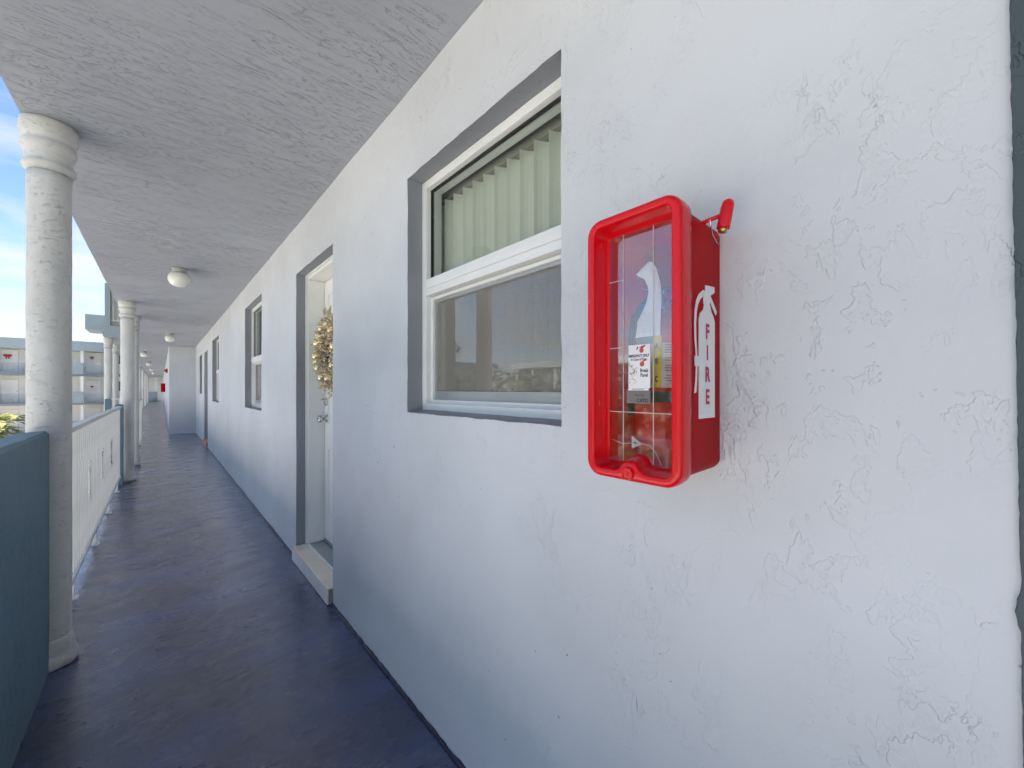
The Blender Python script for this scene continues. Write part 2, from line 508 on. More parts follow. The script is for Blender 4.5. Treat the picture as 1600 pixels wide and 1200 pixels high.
# ------------------------------------------------------------------ ground
tag(MB().box(-400, 400, -400, 900, -5.6, -5.4).build('ground', 'grass'), kind='structure')
tag(MB().box(-23, 60, -30, 54, -5.399, -5.30).build('unseen_bounce_pavement', 'paving'), kind='structure')  # out of direct view; kept wide and pale to bounce sunlight into the walkway

# ------------------------------------------------------------------ walkway floor and ceiling
def strip_grid(name, m, xs, ys, z, zf, flip=False):
    v, f = [], []
    for y in ys:
        for x in xs: v.append((x, y, z + zf(x, y)))
    n = len(xs)
    for j in range(len(ys) - 1):
        for i in range(n - 1):
            q = (j * n + i, j * n + i + 1, (j + 1) * n + i + 1, (j + 1) * n + i)
            f.append(tuple(reversed(q)) if flip else q)
    return v, f

def frange(a, b, n): return [a + (b - a) * i / n for i in range(n + 1)]
fl = MB()
v, f = strip_grid('f', None, frange(EDGE, WX + 0.01, 16), frange(-6, 6, 110) + frange(6.2, JOG_Y, 30), 0,
                  lambda x, y: 0.0015 * noise.noise(Vector((x * 2.1, y * 1.7, 0))))
fl.add(v, f)
fl.box(EDGE, 2.2, -6, JOG_Y, -0.25, -0.01)
fl.box(JOG_X, 2.2, JOG_Y, END_Y - 0.02, -0.25, 0.0)
tag(fl.build('walkway_floor', 'floor', smooth=False), kind='structure')
for p in bpy.data.objects['walkway_floor'].data.polygons:
    if len(p.vertices) == 4 and p.normal.z > 0.9 and p.area < 0.2: p.use_smooth = True

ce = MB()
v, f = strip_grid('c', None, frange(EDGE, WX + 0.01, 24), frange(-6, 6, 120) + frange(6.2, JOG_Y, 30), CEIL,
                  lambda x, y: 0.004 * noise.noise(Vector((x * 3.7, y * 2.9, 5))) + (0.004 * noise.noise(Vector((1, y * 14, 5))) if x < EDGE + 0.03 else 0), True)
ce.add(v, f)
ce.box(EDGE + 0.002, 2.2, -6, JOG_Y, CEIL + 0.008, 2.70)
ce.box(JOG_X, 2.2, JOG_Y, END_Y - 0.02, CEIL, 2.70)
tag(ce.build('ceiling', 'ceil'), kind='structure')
for p in bpy.data.objects['ceiling'].data.polygons:
    if p.area < 0.2: p.use_smooth = True
# teal painted slab edge where the walkway steps sideways
tag(bx('ceiling_edge_trim', 'fteal', None, JOG_X - 0.01, EDGE - 0.003, JOG_Y - 0.02, JOG_Y - 0.002, CEIL - 0.002, 2.702), kind='structure')

# irregular bead of floor paint along the foot of the wall
bd = MB()
pts, rad = [], []
y = -0.6
while y < 14.4:
    k = noise.noise(Vector((0, y * 9, 2))); k2 = noise.noise(Vector((4, y * 23, 2)))
    pts.append((WX - 0.003 + 0.004 * k, y, 0.003 + 0.004 * k2)); rad.append(0.010 + 0.006 * k + 0.005 * k2)
    y += 0.018 if y < 4 else 0.25
bd.tube(pts, rad, 6)
b = bd.build('paint_bead', 'bead', smooth=True)
b.parent = bpy.data.objects['walkway_floor']

# ------------------------------------------------------------------ apartment building
bld = empty('apartment_building', (WX, 0, 0))
tag(bld, 'light grey stucco apartment building wall with recessed windows and doors along the walkway', 'building')
bld_inv = Matrix.Translation((-WX, 0, 0))
def under(o, parent):
    """parent without moving"""
    o.parent = parent
    pw = Matrix.Translation((0, 0, 0))
    p = parent; off = Vector((0, 0, 0))
    while p is not None:
        off += Vector(p.location); p = p.parent
    o.location = Vector(o.location) - off if o.type == 'EMPTY' else Vector(o.location) - off
    return o

# openings: (kind, y0, y1, z0, z1)
OPEN = [('window', 0.663, 1.487, 1.157, 2.10), ('door', 2.42, 3.255, 0.0, 2.095), ('window', 4.60, 5.64, 1.035, 2.20),
        ('window', 8.50, 9.65, 1.015, 2.185), ('door', 10.65, 11.55, 0.0, 2.09), ('window', 12.2, 13.0, 1.14, 2.09)]

def subdiv(edges, steps):
    out = []
    for a, b in zip(edges[:-1], edges[1:]):
        st = steps(0.5 * (a + b)); n = max(1, int(round((b - a) / st)))
        out += [a + (b - a) * i / n for i in range(n)]
    return out + [edges[-1]]

def build_wall():
    ye = sorted({-6.0, -0.6, JUT_Y} | {o[1] for o in OPEN} | {o[2] for o in OPEN})
    ze = sorted({0.0, CEIL + 0.004} | {o[3] for o in OPEN} | {o[4] for o in OPEN})
    ys = subdiv(ye, lambda q: 0.022 if -0.6 < q < 3.6 else (0.12 if q > 0 else 1.0))
    zs = subdiv(ze, lambda q: 0.03)
    eps = 1e-6
    def inside(y, z):
        for o in OPEN:
            if o[1] + eps < y < o[2] - eps and o[3] - eps <= z + 0 and z < o[4] - eps and z > o[3] - eps: return True
        return False
    idx = {}; v = []; f = []
    def on_edge(y, z):
        for o in OPEN:
            if o[1] - eps <= y <= o[2] + eps and o[3] - eps <= z <= o[4] + eps: return True
        return False
    def vert(i, j):
        if (i, j) not in idx:
            y, z = ys[i], zs[j]
            wv = 0.0025 * noise.noise(Vector((7, y * 2.1, z * 2.1))) + 0.0012 * noise.noise(Vector((3, y * 8, z * 6)))
            jy = jz = 0
            if on_edge(y, z):
                jy = 0.0034 * noise.noise(Vector((1, y * 17, z * 17))) + 0.0016 * noise.noise(Vector((2, y * 47, z * 47)))
                jz = 0.0034 * noise.noise(Vector((5, y * 17, z * 17))) + 0.0016 * noise.noise(Vector((6, y * 47, z * 47)))
                if z < 0.01: jz = 0
            idx[(i, j)] = len(v); v.append((WX + wv, y + jy, z + jz))
        return idx[(i, j)]
    for i in range(len(ys) - 1):
        for j in range(len(zs) - 1):
            if inside(0.5 * (ys[i] + ys[i + 1]), 0.5 * (zs[j] + zs[j + 1])): continue
            f.append((vert(i, j), vert(i, j + 1), vert(i + 1, j + 1), vert(i + 1, j)))
    o = link('wall', mesh('wall', v, f), 'wall', None, True)
    under(o, bld)
    # painted reveals, one per opening
    for kind, y0, y1, z0, z1 in OPEN:
        iy = [i for i in range(len(ys)) if y0 - eps <= ys[i] <= y1 + eps]
        jz = [j for j in range(len(zs)) if z0 - eps <= zs[j] <= z1 + eps]
        path = [(iy[-1], j) for j in jz] + [(i, jz[-1]) for i in reversed(iy[:-1])] + [(iy[0], j) for j in reversed(jz[:-1])]
        if kind == 'window': path += [(i, jz[0]) for i in iy[1:]]
        rv, rf = [], []
        for (i, j) in path:
            p = v[idx[(i, j)]]
            n1 = 0.002 * noise.noise(Vector((2, ys[i] * 9, zs[j] * 9)))
            zin = zs[j]
            if kind == 'window' and j == jz[0]: zin += 0.012
            rv += [p, (WX + 0.004, ys[i] * 0.6 + p[1] * 0.4, zs[j] * 0.6 + p[2] * 0.4), (0.83, ys[i] + n1, zin + n1)]
        for k in range(len(path) - 1):
            a = 3 * k
            rf += [(a, a + 3, a + 4, a + 1), (a + 1, a + 4, a + 5, a + 2)]
        r = link('reveal', fix(mesh('reveal', rv, rf)), 'reveal')
        under(r, bld)
build_wall()

def P(mb, name, m, parent, **k):
    return under(mb.build(name, m, None, **k), parent)

# slate-painted band with a ragged edge at the near end of the wall
tr = MB(); lp = []
NB = 320
for k in range(NB):
    z = CEIL * k / (NB - 1)
    e = -0.0535 + 0.0113 * z / 1.0 - 0.002 + 0.0007 * noise.noise(Vector((0, 0, z * 14))) + 0.0008 * noise.noise(Vector((3, 0, z * 45))) + 0.0008 * noise.noise(Vector((6, 0, z * 120)))
    chip = (0.004 + 0.004 * noise.noise(Vector((1, 0, z * 90)))) * max(0, 1 - ((z - 0.99) / 0.022) ** 2)
    lp.append(e + chip)
for k in range(NB - 1):
    z0, z1 = CEIL * k / (NB - 1), CEIL * (k + 1) / (NB - 1)
    tr.add([(WX - 0.006, -0.6, z0), (WX - 0.006, lp[k], z0), (WX - 0.006, lp[k + 1], z1), (WX - 0.006, -0.6, z1), (WX + 0.004, lp[k] + 0.001, z0), (WX + 0.004, lp[k + 1] + 0.001, z1)],
           [(0, 3, 2, 1), (1, 2, 5, 4)])
P(tr, 'painted_band', 'slate', bld)

# the block that juts out beyond the last window, and the wall that goes on from it
jw = MB()
jw.box(JUT_X, 2.2, JUT_Y, END_Y - 0.03, 0.001, CEIL - 0.001)
P(jw, 'projecting_wall', 'wall', bld)
up = MB()
up.box(WX, 9.0, -9, END_Y - 0.03, 2.705, 5.0)
P(up, 'upper_storey', 'fwall', bld)
lo = MB()
lo.box(WX, 9.0, -9, END_Y - 0.03, -5.4, -0.255)
P(lo, 'lower_storeys', 'fwall', bld)
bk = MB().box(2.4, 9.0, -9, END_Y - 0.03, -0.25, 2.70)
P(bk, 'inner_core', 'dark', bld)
rf = MB()
rf.box(-0.6, 9.3, -9, 34.6, 4.85, 5.75)
rf.box(-3.4, 9.3, 34.7, 37.2, 4.85, 5.75)
rf.box(-0.98, 9.3, 37.3, END_Y - 0.5, 4.85, 5.75)
P(rf, 'roof', 'fteal', bld)
# partitions inside keep the rooms apart and dark
pt = MB()
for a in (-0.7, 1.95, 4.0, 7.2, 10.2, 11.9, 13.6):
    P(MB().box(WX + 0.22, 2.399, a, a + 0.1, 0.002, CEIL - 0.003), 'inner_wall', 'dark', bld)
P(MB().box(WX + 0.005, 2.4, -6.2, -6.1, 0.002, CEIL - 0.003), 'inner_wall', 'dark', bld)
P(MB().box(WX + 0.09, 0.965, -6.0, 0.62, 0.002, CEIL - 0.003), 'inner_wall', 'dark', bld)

def make_window(i, y0, y1, z0, z1, rail):
    w = under(empty('window', (0.82, y0, z0)), bld)
    w['label'] = ['near white vinyl sash window with green vertical blinds', 'white sash window beyond the wreathed door',
                  'narrow-looking sash window farther along the wall', 'farthest window beside the projecting block'][i]
    xf = 0.815
    P(MB().ring(xf, xf + 0.075, y0 - 0.004, y1 + 0.004, z0 + 0.006, z1 + 0.004, 0.034, 0.030), 'frame', 'white', w, bevel=0.003)
    gy0, gy1, gz1 = y0 + 0.030, y1 - 0.030, z1 - 0.030
    P(MB().ring(xf + 0.022, xf + 0.034, gy0, gy1, rail + 0.03, gz1, 0.006), 'gasket', 'gasket', w)
    P(MB().box(xf + 0.026, xf + 0.030, gy0 + 0.003, gy1 - 0.003, rail + 0.033, gz1 - 0.003), 'pane', 'glass', w)
    P(MB().box(xf - 0.004, xf + 0.05, y0 + 0.028, y1 - 0.028, rail - 0.032, rail + 0.034).box(xf - 0.010, xf - 0.004, y0 + 0.04, y1 - 0.04, rail - 0.006, rail + 0.02), 'meeting_rail', 'white', w, bevel=0.002)
    # lower sash sits behind the meeting rail; its screen is held in a thin grey frame
    zb = z0 + 0.036
    P(MB().ring(xf + 0.024, xf + 0.062, y0 + 0.0295, y1 - 0.0295, zb - 0.002, rail - 0.034, 0.012, 0.016), 'lower_sash', 'white', w, bevel=0.002)
    P(MB().ring(xf + 0.034, xf + 0.052, y0 + 0.0417, y1 - 0.0417, zb + 0.0142, rail - 0.0462, 0.011, 0.034), 'screen_frame', 'alu', w, bevel=0.0015)
    P(MB().box(xf + 0.0400, xf + 0.0404, y0 + 0.052, y1 - 0.052, zb + 0.047, rail - 0.0565), 'insect_screen', 'screen', w)
    P(MB().box(xf + 0.047, xf + 0.050, y0 + 0.052, y1 - 0.052, zb + 0.047, rail - 0.0565), 'pane', 'glass_low', w)
    return w

def make_blind(y0, y1, ztop, zbot, label, n_sp=0.066, x=0.955):
    b = empty('vertical_blind', (x, y0, ztop))
    tag(b, label, 'blind', 'vertical blinds behind the windows')
    P(MB().box(x - 0.012, x + 0.03, y0, y1, ztop + 0.010, ztop + 0.05), 'head_rail', 'headrail', b, bevel=0.003)
    n = int((y1 - y0) / n_sp)
    me = None
    for k in range(n):
        yy = y0 + (k + 0.5) * (y1 - y0) / n
        if me is None:
            sl = MB(); a = []; h = []
            for q in range(7):
                u = -0.044 + 0.088 * q / 6
                bow = 0.011 * (1 - (u / 0.044) ** 2)
                a.append((bow, u, zbot - ztop)); h.append((bow, u, 0))
            back = [(p[0] + 0.0012, p[1], p[2]) for p in reversed(a)]; hb = [(p[0] + 0.0012, p[1], p[2]) for p in reversed(h)]
            sl.loft([a + back, h + hb])
            me = fix(mesh('slat', sl.v, sl.f)); me.materials.append(M['blind'])
        o = bpy.data.objects.new('slat', me); C.objects.link(o)
        o.parent = b
        o.location = (0, yy - y0, 0); o.rotation_euler = (0, 0, radians(53 + random.uniform(-4, 4)))
    return b

wins = [o for o in OPEN if o[0] == 'window']
rails = [1.662, 1.59, 1.58, 1.6]
for i, (k, y0, y1, z0, z1) in enumerate(wins):
    make_window(i, y0, y1, z0, z1, rails[i])
make_blind(0.60, 1.56, 2.072, 1.16, 'pale green vertical slat blind behind the nearest window')
make_blind(4.56, 5.68, 2.17, 1.05, 'vertical slat blind behind the window just past the wreathed door')

def make_door(y0, y1, z1, label, step_mat):
    d = under(empty('door', (0.93, y0, 0.09)), bld)
    d['label'] = label
    zs = 0.098
    fr = MB()
    for (a, b2) in ((y1 - 0.035, y1 + 0.003), (y0 - 0.003, y0 + 0.035)):
        fr.box(0.822, 0.99, a, b2, zs, z1 - 0.03)
    fr.box(0.822, 0.99, y0 - 0.003, y1 + 0.003, z1 - 0.0299, z1 + 0.004)
    P(fr, 'frame', 'doorwhite', d, bevel=0.003)
    cs = MB()
    cs.box(0.810, 0.8215, y1 - 0.014, y1 + 0.002, zs, z1 - 0.012)
    cs.box(0.810, 0.8215, y0 - 0.002, y0 + 0.014, zs, z1 - 0.012)
    cs.box(0.810, 0.8215, y0 - 0.002, y1 + 0.002, z1 - 0.0118, z1 + 0.003)
    P(cs, 'casing', 'white', d, bevel=0.002)
    P(MB().box(0.935, 0.978, y0 + 0.038, y1 - 0.038, zs + 0.022, z1 - 0.033), 'leaf', 'doorwhite', d, bevel=0.002)
    W = (y1 - y0 - 0.076); yy = y0 + 0.038
    for (a, b2) in ((0.12, 0.46), (0.54, 0.88)):
        for (c0, c1) in ((0.10, 0.36), (0.44, 0.80), (0.86, 0.95)):
            H = z1 - 0.033 - zs - 0.022; zz = zs + 0.022
            P(MB().ring(0.929, 0.9348, yy + a * W, yy + b2 * W, zz + c0 * H, zz + c1 * H, 0.018), 'panel_moulding', 'doorwhite', d, bevel=0.002)
    P(MB().box(0.93, 0.985, y0 + 0.036, y1 - 0.036, zs, zs + 0.016), 'threshold', 'alu', d, bevel=0.003)
    # knob and deadbolt on the far stile
    ky = y1 - 0.105
    def turned(prof, z):
        m = MB()
        loops = [[(0.9349 - h, ky + r * cos(2 * pi * j / 16), z + r * sin(2 * pi * j / 16)) for j in range(16)] for r, h in prof]
        return m.loft(loops)
    P(turned([(0.032, 0), (0.032, 0.006), (0.014, 0.010), (0.012, 0.03), (0.024, 0.038), (0.029, 0.05), (0.026, 0.062), (0.014, 0.067)], 1.03), 'knob', 'steel', d, smooth=True)
    P(turned([(0.029, 0), (0.029, 0.012), (0.022, 0.02), (0.010, 0.021)], 1.155), 'deadbolt', 'steel', d, autosmooth=True)
    # tiled step: each tile its own piece
    st = under(empty('doorstep', (0.72, y0, 0)), bld)
    xf = 0.718
    P(MB().box(xf + 0.009, 0.93, y0 + 0.004, y1 - 0.002, 0.002, zs - 0.011), 'bed', 'grout', st)
    cuts = [y0 + 0.005]
    while cuts[-1] + 0.353 < y1 - 0.05: cuts.append(cuts[-1] + 0.353)
    cuts.append(y1 - 0.002)
    for a, b2 in zip(cuts[:-1], cuts[1:]):
        P(MB().box(xf, 0.815, a + 0.0025, b2 - 0.0025, zs - 0.010, zs - 0.001), 'tile', step_mat, st, bevel=0.0015)
        P(MB().box(xf + 0.0005, xf + 0.0085, a + 0.0025, b2 - 0.0025, 0.004, zs - 0.0105), 'riser_tile', 'tileside' if step_mat == 'tile' else step_mat, st, bevel=0.001)
    P(MB().box(0.8155, 0.929, y0 + 0.03, y1 - 0.03, zs - 0.010, zs - 0.002), 'sill_plate', 'alu' if step_mat == 'tile' else step_mat, st)
    P(MB().box(0.8152, 0.828, y0 + 0.03, y1 - 0.03, zs - 0.0018, zs + 0.006), 'edge_strip', 'white', st)
    return d
make_door(2.42, 3.255, 2.095, 'white panelled door with a gold wreath and a beige tiled step', 'tile')
make_door(10.65, 11.55, 2.09, 'distant recessed door with an orange tiled step', 'terracotta')

# ------------------------------------------------------------------ columns
def column_mesh():
    sh = 0.0695
    def wob(a, z): return 0.0016 * noise.noise(Vector((cos(a) * 2.2, sin(a) * 2.2, z * 6))) + 0.0009 * noise.noise(Vector((cos(a) * 7, sin(a) * 7, z * 22)))
    def wob2(a, z): return 0.0035 * noise.noise(Vector((cos(a) * 2.2, sin(a) * 2.2, z * 9))) + 0.0018 * noise.noise(Vector((cos(a) * 6, sin(a) * 6, z * 40)))
    out = {}
    m = MB(); m.lathe([(sh, 0.10 + 0.0433 * k) for k in range(50)], n=40, wob=wob); out['shaft'] = m
    m = MB()
    m.lathe([(0.060, 2.225), (sh + 0.002, 2.228), (0.079, 2.235), (0.0835, 2.244), (0.0835, 2.254), (0.079, 2.262), (0.074, 2.268), (0.0745, 2.285), (0.077, 2.305),
             (0.081, 2.318), (0.0865, 2.326), (0.0875, 2.340), (0.0845, 2.352), (0.080, 2.358), (0.0805, 2.366), (0.086, 2.374), (0.091, 2.386), (0.0925, 2.405), (0.0915, 2.428), (0.088, 2.445), (0.08, 2.4535)], n=40, wob=wob2)
    out['capital'] = m
    m = MB()
    m.lathe([(0.085, 0.0), (0.090, 0.006), (0.0925, 0.02), (0.0915, 0.036), (0.086, 0.048), (0.0815, 0.054), (0.081, 0.07), (0.0815, 0.085), (0.079, 0.1), (0.075, 0.115), (sh + 0.0015, 0.128), (0.060, 0.131)], n=40, wob=wob2)
    out['base'] = m
    return {k: fix(mesh(k, q.v, q.f)) for k, q in out.items()}
cm = column_mesh()
for me in cm.values():
    me.materials.append(M['column'])
    for p in me.polygons: p.use_smooth = True
def column(x, y, label, rz=0):
    o = empty('column', (x, y, 0)); o.rotation_euler = (0, 0, rz)
    tag(o, label, 'column', 'white columns along the walkway edge')
    for k, me in cm.items():
        c = bpy.data.objects.new(k, me); C.objects.link(c); c.parent = o
    return o
column(-0.38, 2.75, 'nearest white column, standing at the end of the teal parapet', 0.4)
column(-0.343, 7.55, 'white column at the far end of the long white railing', 1.9)
column(-0.34, 9.0, 'white column half hidden just behind the railing-end column', 3.3)
column(-0.925, 13.25, 'white column under the corner of the upper balcony', 2.2)
column(-0.925, 15.1, 'slimmer-looking white column right behind the balcony corner column', 5.0)
far_cols = ['first', 'second', 'third', 'fourth', 'fifth', 'sixth']
for k, yy in enumerate((19.5, 24.5, 29.5, 34.5, 40.0, 46.0)):
    column(-0.86, yy, 'far white walkway column, %s beyond the balcony corner pair' % far_cols[k], k * 1.1)

# ------------------------------------------------------------------ parapets
def parapet(x0, x1, y0, y1, z0, z1, label, m='teal', dip=0.0):
    n = max(2, int((y1 - y0) / 0.06)); loops = []
    if n > 120: n = 120
    for k in range(n + 1):
        yy = y0 + (y1 - y0) * k / n
        j = [0.004 * noise.noise(Vector((q * 5, yy * 5, z1))) + 0.002 * noise.noise(Vector((q * 5, yy * 19, z1))) for q in range(4)]
        loops.append([(x0 + j[0], yy, z0), (x1 + j[1] * 0.5, yy, z0), (x1 + j[1], yy, z1 - 0.012), (x1 - 0.012 + j[1], yy, z1 + j[2]), (x0 + 0.012 + j[0], yy, z1 - 0.002 + j[3]), (x0 + j[0], yy, z1 - 0.014)])
    o = MB().loft(loops).build('parapet_wall', m, None, autosmooth=True)
    tag(o, label, 'parapet')
    return o
parapet(-0.47, -0.37, 1.55, 2.68, 0.0, 1.063, 'dark teal stucco parapet in the near left corner')
parapet(-0.45, -0.375, 7.25, 7.44, 0.0, 1.05, 'short dark teal parapet stub where the white railing ends')
parapet(-0.965, -0.875, 13.0, 13.14, 0.0, 1.03, 'small teal parapet post below the balcony corner column')
parapet(-0.955, -0.865, 12.86, 19.0, 2.703, 3.66, 'blue-grey balcony parapet of the storey above', m='fteal')

# ------------------------------------------------------------------ railings
def railing(p0, p1, z0, label, nb, legs, scroll=False, top=1.03):
    p0 = Vector(p0); p1 = Vector(p1); d = p1 - p0; L = d.length
    o = empty('railing', (p0.x, p0.y, z0)); o.rotation_euler = (0, 0, math.atan2(d.y, d.x))
    tag(o, label, 'railing', 'white metal railings')
    MB().box(0, L, -0.022, 0.022, top - 0.03, top).build('top_rail', 'rail', o, bevel=0.004)
    MB().box(0, L, -0.016, 0.016, 0.105, 0.13).build('bottom_rail', 'rail', o, bevel=0.003)
    me = None
    for k in range(nb):
        x = L * (k + 0.5) / nb
        if me is None:
            q = MB().box(-0.008, 0.008, -0.008, 0.008, 0.1302, top - 0.0302)
            me = fix(mesh('baluster', q.v, q.f)); me.materials.append(M['rail'])
        c = bpy.data.objects.new('baluster', me); C.objects.link(c); c.parent = o; c.location = (x, 0, 0)
    me = None
    for k in range(legs):
        x = L * (k + 0.6) / legs
        if me is None:
            q = MB().box(-0.012, 0.012, -0.012, 0.012, 0.004, 0.1048).box(-0.035, 0.035, -0.03, 0.03, 0.001, 0.006)
            me = fix(mesh('leg', q.v, q.f)); me.materials.append(M['rail'])
        c = bpy.data.objects.new('leg', me); C.objects.link(c); c.parent = o; c.location = (x, 0, 0)
    if scroll:
        for x in scroll:
            q = MB()
            for zc, s in ((0.46, 1), (0.70, -1)):
                pts = [(x, -0.012 - 0.008 * sin(t), zc + s * 0.035 * (t / 3 - 0.5) * 1.6) for t in [i * 0.4 for i in range(9)]]
                q.tube(pts, 0.004, 6)
                q.ball((x, -0.012, zc + s * 0.045), 0.009, 8)
            q.tube([(x, -0.012, 0.46), (x, -0.012, 0.70)], 0.004, 6)
            q.build('scroll_ornament', 'rail', o, smooth=True)
    return o
railing((-0.40, 2.86), (-0.405, 7.24), 0, 'long white picket railing between the nearest column and the short teal stub', 46, 4, scroll=(1.35, 2.2, 3.1))
railing((-0.405, -5.9), (-0.405, 1.53), 0, 'white picket railing behind the viewpoint', 60, 5)
railing((-0.345, 9.12), (-0.345, 12.8), 0, 'short white picket railing past the half hidden column', 34, 3)
railing((-0.86, 12.97), (-0.49, 12.97), 0, 'white railing crossing the step in the walkway at floor level', 4, 1)
railing((-0.86, 12.9), (-0.47, 12.9), 2.703, 'white railing of the storey above beside the blue-grey parapet', 5, 1)
railing((-0.90, 15.25), (-0.90, 19.4), 0, 'distant white railing behind the balcony corner columns', 30, 3)
railing((-0.90, 19.65), (-0.90, 34.4), 0, 'farthest white railing running down the walkway', 90, 8)

cp = MB().box(-0.862, -0.47, 13.0, 13.04, 2.71, 3.66).build('wall_stand_in', 'cream')  # added pale panel in place of the upper wall, which roof shade darkens
tag(cp, 'added cream panel standing in for the wall behind the railing of the storey above', 'stand-in panel')
# ------------------------------------------------------------------ ceiling lamps
lm = MB().lathe([(0.062, 0.0), (0.062, -0.012), (0.058, -0.05), (0.055, -0.052)], n=28)
base_me = fix(mesh('lamp_base', lm.v, lm.f)); base_me.materials.append(M['lampbase'])
lm = MB().lathe([(0.052, -0.046), (0.068, -0.052), (0.084, -0.068), (0.093, -0.092), (0.0935, -0.112), (0.088, -0.136), (0.075, -0.160), (0.054, -0.178), (0.028, -0.188), (0.004, -0.191)], n=32)
globe_me = fix(mesh('globe', lm.v, lm.f)); globe_me.materials.append(M['globe'])
for me in (base_me, globe_me):
    for p in me.polygons: p.use_smooth = True
lamp_spots = [(0.14, 5.15, 'nearest'), (0.15, 11.3, 'second nearest'), (-0.40, 17.2, 'third'), (-0.40, 23.6, 'fourth'), (-0.40, 30.2, 'fifth'), (-0.4, 37.0, 'sixth'), (0.14, -1.2, 'first behind the viewpoint')]
for x, yy, nm in lamp_spots[:6]:
    o = empty('ceiling_lamp', (x, yy, CEIL + 0.001))
    tag(o, 'round opal globe ceiling lamp, %s along the walkway' % nm, 'ceiling lamp', 'globe lamps down the walkway ceiling')
    for nme, me in (('lamp_base', base_me), ('globe', globe_me)):
        c = bpy.data.objects.new(nme, me); C.objects.link(c); c.parent = o

# ------------------------------------------------------------------ fire extinguisher cabinet
CY0, CY1, CZ0, CZ1 = 0.274, 0.447, 1.099, 1.545
XF, XP = 0.571, 0.612
LY, LZ = 0.361, 1.1125           # lock centre
cab = empty('fire_cabinet', (WX, 0.36, CZ0))
tag(cab, 'red plastic fire extinguisher cabinet with clear front panel mounted on the grey wall', 'fire cabinet')

def rrect(x, off, r=0.028, arch=0.0, n_c=8, n_e=26):
    y0, y1, z0, z1 = CY0 + off, CY1 - off, CZ0 + off, CZ1 - off
    r = max(0.006, r - off)
    pts = []
    def arc(cy, cz, a0):
        for k in range(n_c + 1):
            a = a0 + (pi / 2) * k / n_c
            pts.append((cy + r * cos(a), cz + r * sin(a)))
    def edge(p, q):
        for k in range(1, n_e): pts.append((p[0] + (q[0] - p[0]) * k / n_e, p[1] + (q[1] - p[1]) * k / n_e))
    arc(y1 - r, z1 - r, 0); edge((y1 - r, z1), (y0 + r, z1))
    arc(y0 + r, z1 - r, pi / 2); edge((y0, z1 - r), (y0, z0 + r))
    arc(y0 + r, z0 + r, pi); edge((y0 + r, z0), (y1 - r, z0))
    arc(y1 - r, z0 + r, 3 * pi / 2); edge((y1, z0 + r), (y1, z1 - r))
    out = []
    for (yy, zz) in pts:
        if arch and zz < z0 + 0.004:
            d = abs(yy - LY)
            zz += arch * (1 / (1 + (d / 0.0155) ** 6))
        out.append((x, yy, zz))
    return out

fr = MB()
fr.loft([rrect(0.607, 0.010), rrect(0.608, 0.001), rrect(0.600, 0.0), rrect(0.5785, 0.0), rrect(0.5745, 0.0012), rrect(0.5722, 0.0035), rrect(0.571, 0.0065),
         rrect(0.571, 0.0125, arch=0.012), rrect(0.5722, 0.0145, arch=0.0155), rrect(0.5745, 0.0158, arch=0.0165), rrect(0.579, 0.0166, arch=0.017), rrect(0.595, 0.0185, arch=0.0172),
         rrect(0.6105, 0.0205, arch=0.0175), rrect(0.6115, 0.024, arch=0.0178), rrect(0.6135, 0.024, arch=0.0178), rrect(0.607, 0.010)], False, False)
P(fr, 'door_frame', 'red', cab, smooth=True)
bo = MB()
bo.loft([rrect(0.6075, 0.0085), rrect(0.735, 0.0105), rrect(0.743, 0.012), rrect(0.7445, 0.016)], False, True)
P(bo, 'body', 'redin', cab, autosmooth=True)
panel = P(MB().loft([rrect(0.6105, 0.0225, arch=0.0176), rrect(0.6113, 0.0225, arch=0.0176)]), 'clear_panel', 'acrylic', cab)
sc = MB()
for yy in (0.3959, 0.339): sc.box(0.6098, 0.61035, yy - 0.0006, yy + 0.0006, CZ0 + 0.026, CZ1 - 0.024)
sc.box(0.6098, 0.61034, 0.2975, 0.4235, 1.2094, 1.2106)
sc.box(0.6098, 0.61034, 0.3965, 0.4235, 1.3224, 1.3236)
sc.box(0.6098, 0.61034, 0.3965, 0.4235, 1.4414, 1.4426)
under(sc.build('score_lines', 'score'), panel)
# lock
def turned_x(prof, y, z, n=24):
    return MB().loft([[(x, y + r * cos(2 * pi * j / n), z + r * sin(2 * pi * j / n)) for j in range(n)] for r, x in prof])
lk = P(turned_x([(0.0105, 0.5735), (0.0105, 0.5665), (0.0098, 0.5655), (0.0085, 0.5655), (0.0078, 0.5668), (0.001, 0.5668)], LY, LZ), 'lock', 'red', cab, autosmooth=True)
under(MB().box(0.5655, 0.5672, LY - 0.001, LY + 0.001, LZ - 0.004, LZ + 0.004).build('keyhole', 'decalred'), lk)
# arched housing for the lock behind the ring
hs = MB(); loops = []
for x, r in ((0.5745, 0.0165), (0.609, 0.019)):
    loops.append([(x, LY + r * cos(pi * k / 14), LZ + 0.001 + r * sin(pi * k / 14)) for k in range(15)])
P(MB().loft(loops, False, False, closed=False), 'lock_housing', 'red', cab, smooth=True)

